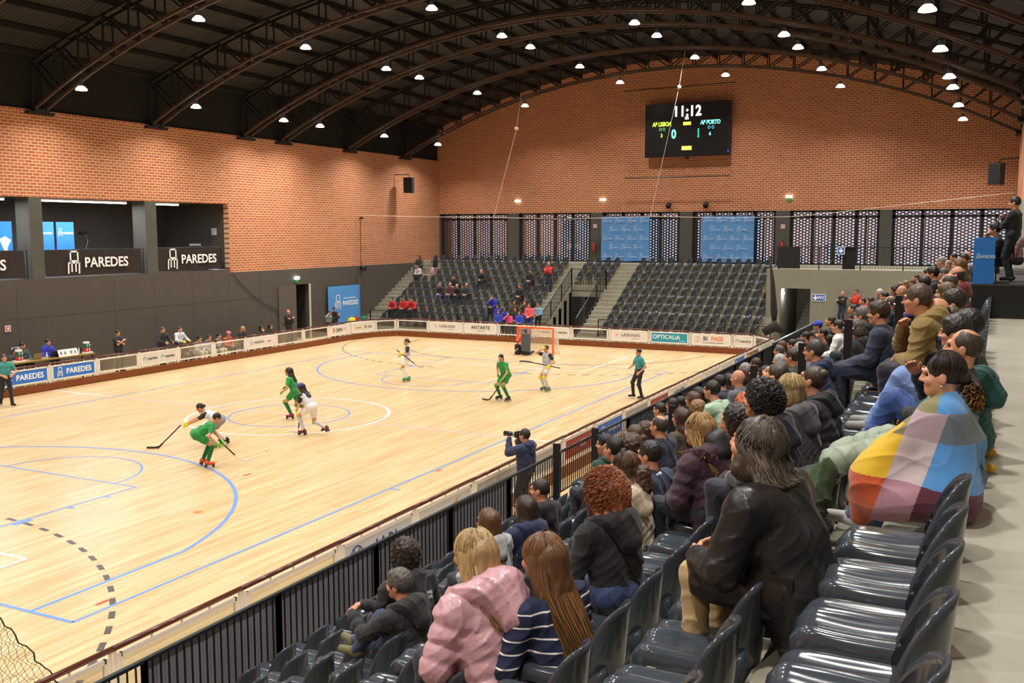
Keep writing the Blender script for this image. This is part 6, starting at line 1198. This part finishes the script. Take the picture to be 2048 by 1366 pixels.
e_ = MB(); e_.lathe([(0, -.006), (.006, 0), (0, .006)], c=tuple(HL(JW, (-.084, -.0, -.045))), n=8); e_.build('earring', mat('f0ece6', .2), BR)
# garments lying on seats beside the closest people
x, y, z = HP['blanket'][1:]
blob('padded_jacket', 'folded sage green padded jacket lying in front of the checked blanket', 'jacket', (x-.48, y+.55, LZ(0)+.06), [cone((-.16, -.1, .03), (.16, -.05, .14), .08, .10, 0, .05), cone((-.14, .12, .05), (.16, .16, .16), .08, .10, 0, .05), cone((-.2, -.12, -.12), (-.14, -.1, .02), .05, .08, 0, .05)], mat('8c9a86', .5), .009, nz=folds(.006, 26.))
blob('black_coat', 'crumpled black coat lying over seats left of the blanket', 'coat', (x-.95, y+.42, LZ(1)+.02), [cone((-.05, -.2, .2), (.22, .2, .30), .12, .10, 0, .06), cone((-.1, -.25, .06), (-.05, .2, .10), .12, .10, 0, .06)], mat('1f1f20', .6), .013, nz=folds(.012, 18))
blob('green_scarf', 'long dark green wool scarf hanging beside the blanket', 'scarf', (x-.62, y-.08, LZ(0)-.39), [cone((0, .1, .52), (-.06, -.02, .36), .06, .09, 0, .05), cone((-.06, -.02, .36), (-.02, -.05, .06), .09, .045, 0, .05)], mat('2f4228', .95), .01, nz=folds(.012, 24))
for i, (dx, dy) in enumerate(((.36, 1.45), (.34, .95))):
    t = thing('yellow_shoe', ('farther' if i == 0 else 'nearer')+' of the two yellow shoe tips poking out onto the walkway', 'shoe', (18.97, y+dy, 3.955)); link('upper', sdf_mesh('upper', [cone((-.06, 0, .045), (.10, 0, .035), .045, .028, 0)], .008, [mat('c8951c', .6)]), t)
# --- people standing about ---
def stander(label, loc, ps, facing, hair, hc, top, tc, h=1.72, lod='far', **kw):
    J = STAND[ps] if isinstance(ps, str) else ps; s = h/1.74
    return person(label, None, J, ps if isinstance(ps, str) else kw.pop('jk'), facing, loc=loc, hair=hair, hc=hc, top=top, tc=tc, lod=lod, scale=s, **kw)
stander('person standing on the platform with crossed arms, black jacket and dark trousers', (19.28, -2.45, 4.57), 'cross', 1.35, 'short', '251e1a', 'jacket', '17181b', 1.66, 'mid', legs='14151a', bulk=.02)
stander('person with black beret-like hair seated behind the covered desk, hand at mouth', (19.12, -2.3, 4.42), SEATED['mouth'], 1.6, 'thick', '191513', 'jacket', '181a24', 1.74, 'mid', jk='mouth')
stander('person in black coat seated at the right edge of the platform', (19.42, 3.2, 4.45), SEATED['lap'], 1.6, 'short', '3a2a20', 'coat', '1b1d26', 1.74, 'far', jk='lap')
stander('person in dusty pink jacket cut by the right edge of view', (19.45, 1.6, 4.35), SEATED['lap'], 1.6, 'short', '3a3430', 'puffer', '9a7480', 1.7, 'far', jk='lap')
stander('bald white-bearded person in black jumper leaning by the WC sign wall', (12.75, 23.65, 1.22), 'cross', math.pi-.5, 'none', 'b0aca6', 'sweater', '15161a', 1.66, legs='202a48')
stander('person in bright red jacket standing at the grey wall', (13.35, 23.6, 1.22), 'cross', math.pi-.9, 'short', '5a4638', 'jacket', 'd2301f', 1.78)
JPH = pose(pel=(0, 0, .93), lean=.04, ank=((-.14, 0, .08), (.14, .06, .08)), wr=((-.03, .36, 1.45), (.07, .14, 1.50)), ep=((-.3, .3, .9), (.6, .0, .9)), broad=.2)
ph_ = stander('photographer in navy hoodie standing between the rink boards and the fence', (11.12, -6.6, 0), JPH, 1.45, 'short', '2e2520', 'hoodie', '232a50', 1.84, 'hero', jk='photog', bulk=.035, legs='23262e')
cm_o = thing('photo_camera', 'black camera with long telephoto lens held by the photographer', 'camera', (11.12, -6.6, 0), 1.45); 
MB().b2((-.06, .16, 1.58), (.07, .24, 1.70)).build('camera_body', BLK, cm_o); b = MB(); b.tube([(0, .24, 1.64), (0, .34, 1.635), (0, .36, 1.635), (0, .50, 1.63)], [.035, .038, .045, .052], 14); b.build('telephoto_lens', mat('1a1b1d', .3), cm_o, True); b = MB(); b.tube([(0, .26, 1.64), (0, .29, 1.64)], .04, 14); b.build('lens_ring', mat('b8b4ac', .3), cm_o)
# --- people behind the left boards ---
R0 = -math.pi/2
def leftp(label, y, z, ps, hair, hc, top, tc, x=-12.0, seat_=False, f=R0, lod='far', h=1.74, **kw):
    J = (SEATED if seat_ else STAND)[ps]; s = h/1.74; Hh = J['head'].z*s
    return person(label, None, J, ps, f, loc=(x, y, z), hair=hair, hc=hc, top=top, tc=tc, lod=lod, scale=s, **kw)
leftp('official in charcoal jacket writing at the left end of the table', -.35, .22, 'hunch', 'short', '2a211c', 'jacket', '3a3f44', seat_=True, lod='mid')
leftp('official in teal and grey top, second at the table', .12, .34, 'turn', 'short', '241c18', 'jacket', '44565c', x=-12.15, seat_=True, lod='mid')
leftp('official in royal blue hoodie at the table behind the dark laptop', 1.05, .38, 'lap', 'short', '17130f', 'hoodie', '2a33b0', seat_=True, lod='mid')
leftp('person with crossed arms and black polo shirt behind clear boards', 4.3, 0, 'cross', 'short', '2a221d', 'shirt', '16181e', sl=.6, lod='mid', legs='15161a', h=1.74)
leftp('coach in black tracksuit leaning on the left boards', 6.15, 0, 'rail', 'short', '4a4541', 'jacket', '17181b', x=-11.6, lod='mid', legs='17181b', h=1.74)
leftp('player in grey and white jersey with yellow gloves leaning on the left boards', 6.95, 0, 'rail', 'lowbun', '3a2a20', 'jersey', 'c9ccd2', x=-11.45, lod='mid', gc='d8c81e', glove=.25, h=1.7)
for y, lab, hr, hc_, tp_, tc_c, kw in ((7.72, 'bench person in black top, first right of the standing player', 'short', '2c231e', 'shirt', '1a1a1e', {}), (8.68, 'bench player in white jersey with yellow gloves, dark hair', 'lowbun', '251c18', 'jersey', 'cfd0d4', dict(gc='d8c81e', glove=.25)), (9.26, 'bench player in pale jersey with yellow glove, brown hair', 'lowbun', '4a3526', 'jersey', 'c4c6cc', dict(gc='d8c81e', glove=.25)), (9.88, 'bench player in black and white jersey left of the pink cap', 'lowbun', '2a1f1a', 'jersey', 'd0d0d2', dict(tc2='1c1c20', gc='d8c81e', glove=.25))):
    leftp(lab, y, -.22, 'hunch', hr, hc_, tp_, tc_c, x=-12.15, seat_=True, lod='mid', legs='e4e0d8' if kw else '1c1d22', **kw)
o = leftp('bench goalkeeper with pink cap and orange jersey', 10.48, -.18, 'hunch', 'short', '3a2a22', 'jersey', 'e2562a', x=-12.15, seat_=True, lod='mid', legs='1c1d22'); hat(o, SEATED['hunch'], 'e07a9a')
leftp('blonde person in black jacket behind the INIBERIA board', 11.5, -.06, 'lap', 'long', 'b08d5c', 'jacket', '1b1c20', x=-12.1, seat_=True)
leftp('dark haired person in black jacket, left of the two women on the bench', 12.65, -.12, 'mouth', 'bob', '2a1c17', 'jacket', '1a1a1e', x=-12.1, seat_=True)
leftp('person with long dark hair in black, right of the two women on the bench', 13.4, -.12, 'lap', 'long', '33211a', 'jacket', '18181c', x=-12.1, seat_=True)
leftp('bald person in black with crossed arms beside the open door', 14.95, .0, 'cross', 'none', '8a8078', 'sweater', '131417', x=-12.2, lod='mid', legs='15161a', h=1.8, f=R0-.1)
cmo = leftp('camera operator in green and white striped shirt at the left corner', 17.95, .0, 'camera', 'short', '2a2420', 'shirt', '8a9c92', x=-12.0, h=1.5, f=R0-.6, legs='23262c')
t = thing('video_camera', 'black video camera on tripod in the left corner', 'camera', (-11.62, 17.85, 0), R0-.6); MB().b2((-.08, -.1, 1.22), (.08, .3, 1.42)).build('camera_body', BLK, t); MB().tube([(0, .3, 1.32), (0, .42, 1.32)], .05, 10).build('lens', BLK, t)
for a_ in (0, 2.1, 4.2): MB().tube([(0, 0, 1.22), (.35*math.cos(a_), .35*math.sin(a_), 0)], .015, 6).build('tripod_leg', BLK, t)
leftp('person in dark navy jacket standing beside the camera operator', 18.45, .0, 'cross', 'short', '2b211c', 'jacket', '1e2740', x=-12.0, h=1.68, f=R0-.3, legs='1e2740')
# --- people in the far grandstand ---
def farp(label, x, k, ps, hair, hc, tc, top='jacket', legs='20222c', **kw):
    J = SEATED[ps]; s = kw.pop('s', 1.0); return person(label, None, J, ps, math.pi, loc=(x, FY(k)-.20+.0, FZ(k+1)), hair=hair, hc=hc, top=top, tc=tc, legs=legs, lod='far', scale=s, **kw)
farp('person in dark olive parka seated at the top left of the far stand', -12.1, 1.3, 'lap', 'long', '3a2820', '3a3d28', legs='3b5068')
farp('child in white top below the person in olive parka', -11.75, 2.2, 'hunch', 'short', '3a2a22', 'd8d2d6', s=.85)
farp('left of the three people in red jackets, elbows on knees', -11.25, 7, 'lean', 'short', '1c1614', 'c4242c', legs='191c28')
farp('middle of the three people in red jackets in far stand', -10.6, 7, 'lap', 'short', '2a1e1a', 'c4242c', legs='191c28')
farp('right of the three people in red jackets, hand to face', -10.02, 7, 'mouth', 'thick', '2c1c18', 'cc2a26', legs='1c1a20')
farp('bald person in dark suit sitting alone in the far stand', -7.1, 3, 'lean', 'none', '9a8a7a', '1b1d26', legs='191b24')
farp('person in black suit and pale tie above the group of four', -8.56, 4, 'lap', 'short', '2e241f', '17181d', legs='1a1c24')
farp('leftmost of the seated group of four, yellow shirt under black jacket', -9.02, 5, 'hunch', 'short', '8a7a68', '22252a', legs='46587a')
farp('second of the seated group of four, maroon checked jacket', -8.43, 5, 'lap', 'none', '8a7a6a', '5a2a34', legs='34466a')
farp('third of the seated group of four, black jacket', -7.88, 5, 'lean', 'none', '6a5a4c', '191b20', legs='22252e')
farp('rightmost of the seated group of four, grey jacket', -7.38, 5, 'lap', 'none', 'a8a09a', '31353a', legs='232a3c')
farp('person in royal blue hooded raincoat, hand to face', -5.2, 6.4, 'mouth', 'short', '2a1f1a', '2036a8', hood=1.2, legs='15161c')
farp('person in black jacket and red shirt, upper right of left block', -4.13, 3, 'lap', 'short', '2a201b', '1d1d22')
farp('person in bright red jacket with crossed arms near the passage railing', -3.05, 3, 'cross', 'buzz', '8a6a50', 'd0262c', legs='20263a')
farp('person in black jacket and red shirt, below the other one', -4.08, 5, 'lap', 'short', '2c211c', '1b1b20')
for lab, x, y, z, h, ps, hr, hc_, tc_c, kw in (
 ('child in royal blue jersey, leftmost standing at the front rail', -4.35, 22.3, .375, 1.42, 'front', 'short', '2a1f1a', '2338a8', {}), ('child in blue jersey with shoulder-length hair behind the boards', -3.8, 21.35, 0, 1.6, 'front', 'bob', '5a3d2a', '2440b0', {}),
 ('child in blue jersey turned sideways behind the boards', -3.75, 22.0, .1, 1.6, 'stand', 'bob', '231a17', '2a44b4', {}), ('small child in pink top behind the boards', -3.25, 21.4, 0, 1.55, 'face', 'bob', '3a2820', 'd8487e', {}), ('person with brown hair behind the child in pink', -3.4, 22.4, .375, 1.68, 'stand', 'long', '45291d', '4a3a30', {}),
 ('person in black jacket with hood among the children', -3.0, 21.7, 0, 1.78, 'front', 'bob', '241a16', '22221f', dict(hood=1.1)), ('person with ginger hair hand to face among the children', -2.75, 22.3, .375, 1.7, 'face', 'bob', '6e3420', '5a4638', {}), ('child in blue jersey with white chest lettering at the boards', -2.6, 21.35, 0, 1.62, 'front', 'bob', '3a271e', '2842b8', {}),
 ('adult in coral pink jacket standing at the far boards', -2.2, 21.7, .2, 1.82, 'front', 'bob', '3a241c', 'e05a5e', dict(legs='2a3a80')), ('child in pale blue top behind the coral jacket', -1.95, 22.2, .375, 1.6, 'front', 'short', '4a362a', '8ab0d0', {})):
    o = stander(lab, (x, y, z), ps, math.pi, hr, hc_, 'shirt', tc_c, h, 'far', **kw)
t = thing('backpack', 'black backpack on a seat near the top of the far left block', 'bag', (-11.1, FY(1)-.2, FZ(1)+.08), 0); link('body', sdf_mesh('body', [cone((-.05, 0, .1), (.0, 0, .36), .15, .12)], .02, [mat('17181b', .8)]), t)
t = thing('backpack', 'black backpack on a seat beside the stairs of the far left block', 'bag', (-3.1, FY(6)-.2, FZ(6)+.08), 0); link('body', sdf_mesh('body', [cone((0, 0, .1), (.03, 0, .42), .14, .10)], .02, [mat('17181b', .8)]), t)
t = thing('pink_bag', 'pink and white bag on a seat beside the child in white', 'bag', (-10.95, FY(2)-.2, FZ(2)+.08), 0); link('body', sdf_mesh('body', [cone((0, 0, .08), (.05, 0, .28), .12, .09)], .02, [mat('d8a0b4', .8)]), t)
# ---------------- players, referees, goalkeeper ----------------
GRN = '1c8a3c'; YG_ = 'c8b31c'
def stick(lab, pts, c='1a1a1a', tip='e8e4dc'):
    t = thing('hockey_stick', lab, 'hockey stick', pts[0]); p0 = Vector(pts[0]); Q = [Vector(p)-p0 for p in pts]
    MB().tube([Q[0], Q[1]], 0, 4, True, (.022, .03)).build('shaft', mat(c, .4), t)
    d = (Q[1]-Q[0]).normalized(); hz = Vector((d.x, d.y, 0)).normalized(); q = [Q[1], Q[1]+d*.12, Q[1]+d*.22+hz*.05, Vector((Q[1]+d*.2+hz*.16)), Vector((Q[1]+d*.16+hz*.30))]
    zf = 0.03-p0.z
    q = [q[0]]+[Vector((v.x, v.y, max(zf, v.z))) for v in q[1:]]; MB().tube(q, 0, 4, True, (.025, .045)).build('blade', mat(tip, .4), t); return t
def player(lab, loc, f, J, jk, hair, hc, tc, tc2, legs, socks, gloves, sk, **kw):
    return person(lab, None, J, jk, f, loc=loc, hair=hair, hc=hc, top='jersey', tc=tc, tc2=tc2, legs=legs, socks=socks, gc=gloves, glove=.35, shorts=True, sl=.55, skates=sk, lod='mid', bulk=.012, scale=kw.pop('s', .98), **kw)
def num(o, J, tx, c='ffffff', sz=.2, back=True):
    M_ = Matrix.Translation(J['P']+J['u']*.30-J['fwd']*.125); R2 = Matrix(((J['rt'].x, J['u'].x, -J['fwd'].x, 0), (J['rt'].y, J['u'].y, -J['fwd'].y, 0), (J['rt'].z, J['u'].z, -J['fwd'].z, 0), (0, 0, 0, 1)))
    text(tx, sz, mat(c, .5), o, M_ @ R2, 'shirt_number', bold=.02)
# green number 5, bent forward, seen from behind
J5 = pose(pel=(0, -.16, .80), lean=1.05, ank=((-.17, 0, .13), (.17, .06, .13)), wr=((.14, .42, .62), (.36, .26, .62)), hp=.45, ep=((-.3, .3, .5), (.6, .0, .5)))
o = player('player in green kit number 5, bent forward with orange skates', (2.45, -6.15, 0), -.65, J5, 'j5', 'short', '241a16', GRN, None, GRN, '146a34', '7ab83a', ('e2562a', '2a2a2e')); num(o, J5, '5')
stick('stick of the bent green player reaching to the right', [(2.78, -6.0, .66), (3.05, -5.75, .26)])
JWb = pose(pel=(0, -.25, .70), lean=1.1, ank=((-.2, -.1, .13), (.2, -.35, .14)), wr=((-.10, .62, .60), (.10, .66, .62)), hp=.5)
player('player in white jersey crouching low behind the bent green player', (1.05, -4.4, 0), 2.15, JWb, 'jwb', 'lowbun', '241b17', 'd6d8dc', '17171a', '8a8c92', 'e8e6e2', 'd8c81e', ('17171a', '2a2a2e'))
stick('stick of the crouching white player reaching to the ball at left', [(.55, -4.95, .62), (.1, -5.15, .14)], '1c1c1c', '1a1a1a')
b = MB(); t = thing('ball', 'small dark ball at the left stick blade', 'ball', (-.02, -5.2, .036)); MB().lathe([(0, -.036), (.026, -.026), (.036, 0), (.026, .026), (0, .036)], n=12).build('body', BLK, t, True)
JS1 = pose(pel=(0, -.05, .86), lean=.35, ank=((-.1, .05, .13), (.12, -.45, .30)), wr=((-.18, .3, .85), (.16, .28, .95)), hy=.2)
player('player in green kit with loose dark hair skating behind the purple cap', (.55, -.45, 0), 1.9, JS1, 'js1', 'long', '231915', GRN, '2f9a45', GRN, '146a34', '7ab83a', ('8a1c34', '2a2a2e'))
JS2 = pose(pel=(0, -.1, .80), lean=.62, ank=((-.1, .10, .13), (.14, -.48, .22)), wr=((-.10, .32, .72), (.08, .30, .62)), hp=.25)
o = player('player in white and black jersey with purple cap, leaning forward', (2.42, -2.15, 0), 1.65, JS2, 'js2', 'long', '2a1d18', 'd2d4da', '17171a', 'e4e0da', 'c4c4c6', 'd8c81e', ('6a1c22', '2a2a2e')); hat(o, JS2, '4a3fa0')
stick('stick of the purple capped player pointing down', [(2.12, -2.15, .60), (2.02, -2.1, .15)])
JW1 = pose(pel=(0, 0, .90), lean=.05, ank=((-.10, .05, .13), (.12, -.03, .13)), wr=((-.16, .26, 1.08), (.10, .28, .98)), hy=.3)
player('player in white and grey jersey with green skates on the far left', (-.36, 7.25, 0), 2.2, JW1, 'jw1', 'lowbun', '33261e', 'c9ccd2', '17171a', 'e8e6e2', 'e8e6e2', 'd8c81e', ('2fa046', '6a6a6a'))
stick('stick held across the body by the far left white player', [(-.75, 7.1, 1.18), (.05, 7.05, .72)], '2a2a2c', 'c8c0b4')
J7 = pose(pel=(0, -.04, .86), lean=.38, ank=((-.20, .02, .13), (.22, .02, .13)), wr=((-.26, .34, .78), (.22, .12, .86)), hy=.45, hp=.1)
o = player('player in green and yellow kit number 7 with black skates', (4.76, 5.1, 0), 2.75, J7, 'j7', 'pony', '1d1613', GRN, '2f9a45', GRN, '12703a', '5aa03a', ('17171a', '5a5a5a'), s=1.0); text('7', .12, mat('ffffff', .5), o, Matrix.Translation((.09, .10, .72)) @ Matrix.Rotation(math.pi, 4, 'Z') @ Matrix.Rotation(math.pi/2, 4, 'X'), 'shorts_number')
stick('stick of the green number 7 player resting on the floor', [(4.95, 4.75, .82), (4.40, 4.85, .16)], '1c1c1c', '3a3026')
JY1 = pose(pel=(0, 0, .90), lean=.05, ank=((-.12, .03, .13), (.12, .0, .13)), wr=((-.34, .22, .95), (.04, .20, 1.52)), ep=((-.5, 0, .9), (.6, .2, 1.0)), hy=.2)
player('player in white jersey with yellow glove raised to the face', (5.18, 7.5, 0), 2.75, JY1, 'jy1', 'short', '231915', 'b9bcc4', '17171a', 'e6e4de', 'c9c9cb', 'e2cf22', ('6a6a6c', '2f8a3c'))
stick('stick held sideways by the player with raised glove', [(5.75, 7.35, .86), (4.75, 7.2, 1.02)], '1a1a1c', '3a3a3a')
# goalkeeper kneeling
JK1 = pose(pel=(0, -.10, .42), lean=.12, ank=((-.22, -.42, .10), (.22, -.42, .10)), kp=((-.3, .6, .0), (.3, .6, .0)), wr=((-.28, .25, .30), (.22, .34, .62)), hy=.0)
o = person('goalkeeper kneeling in orange jersey, dark helmet and pads', None, JK1, 'jk1', math.pi-.1, loc=(.0, 16.45, 0), hair='none', top='jersey', tc='e85a22', legs='191a1e', gc='1c1c20', glove=.5, lod='mid', scale=1.0, bulk=.03)
link('helmet', sdf_mesh('helmet', [ell(HL(JK1, (0, -.01, .03)), (.105, .12, .12)), ell(HL(JK1, (0, .13, -.01)), (.06, .06, .05), neg=True)], .012, [mat('2a3242', .3)]), o)
b = MB()
for i in range(4): b.tube([HL(JK1, (x, .125-abs(x)*.5, -.05+i*.028)) for x in (-.07, -.035, 0, .035, .07)], .004, 4)
b.build('face_cage', mat('8a8a8c', .3, metal=.8), o)
for s_, nm in ((-1, 'left'), (1, 'right')): pd = MB().box((s_*.20, .24, .24), (.24, .12, .46)); pd.build('leg_pad', mat('17181b', .6), o)
t = thing('blocker_pad', 'large grey rectangular blocker held up by the kneeling goalkeeper', 'blocker', (.30, 16.0, .28), -.1); MB().box((0, 0, .32), (.44, .07, .78)).build('pad', mat('4a5058', .6), t); MB().box((0, .05, .3), (.12, .06, .2)).build('glove_grip', BLK, t)
stick('goalkeeper stick lying on the floor in front of the goal', [(-.1, 16.0, .3), (-.42, 15.95, .05)], 'e8dcc8', 'f0d8c8')
# referees
JRF = pose(pel=(0, 0, .93), lean=.04, ank=((-.10, -.06, .07), (.11, .16, .10)), wr=((-.26, .10, .92), (.08, .30, 1.05)), hy=.35, ep=((-.5, -.2, .8), (.6, .0, .9)))
person('referee in teal shirt and black trousers running by the right boards', None, JRF, 'jrf', 2.3, loc=(8.55, 7.5, 0), hair='short', hc='211a17', top='shirt', tc='2f8a8c', sl=.6, legs='16171a', shoes='141416', lod='mid', scale=1.0)
JRL = pose(pel=(0, 0, .93), lean=.0, ank=((-.10, .25, .07), (.11, -.2, .10)), wr=((-.16, .24, 1.02), (.14, .28, 1.0)), hy=-.2, ep=((-.6, -.0, .9), (.6, .0, .9)))
person('referee in teal shirt and black trousers at the left edge of view', None, JRL, 'jrl', -1.9, loc=(-9.15, -2.75, 0), hair='short', hc='4a3c34', top='shirt', tc='3a8f8c', sl=.6, legs='16171a', shoes='141416', lod='mid', scale=1.0)
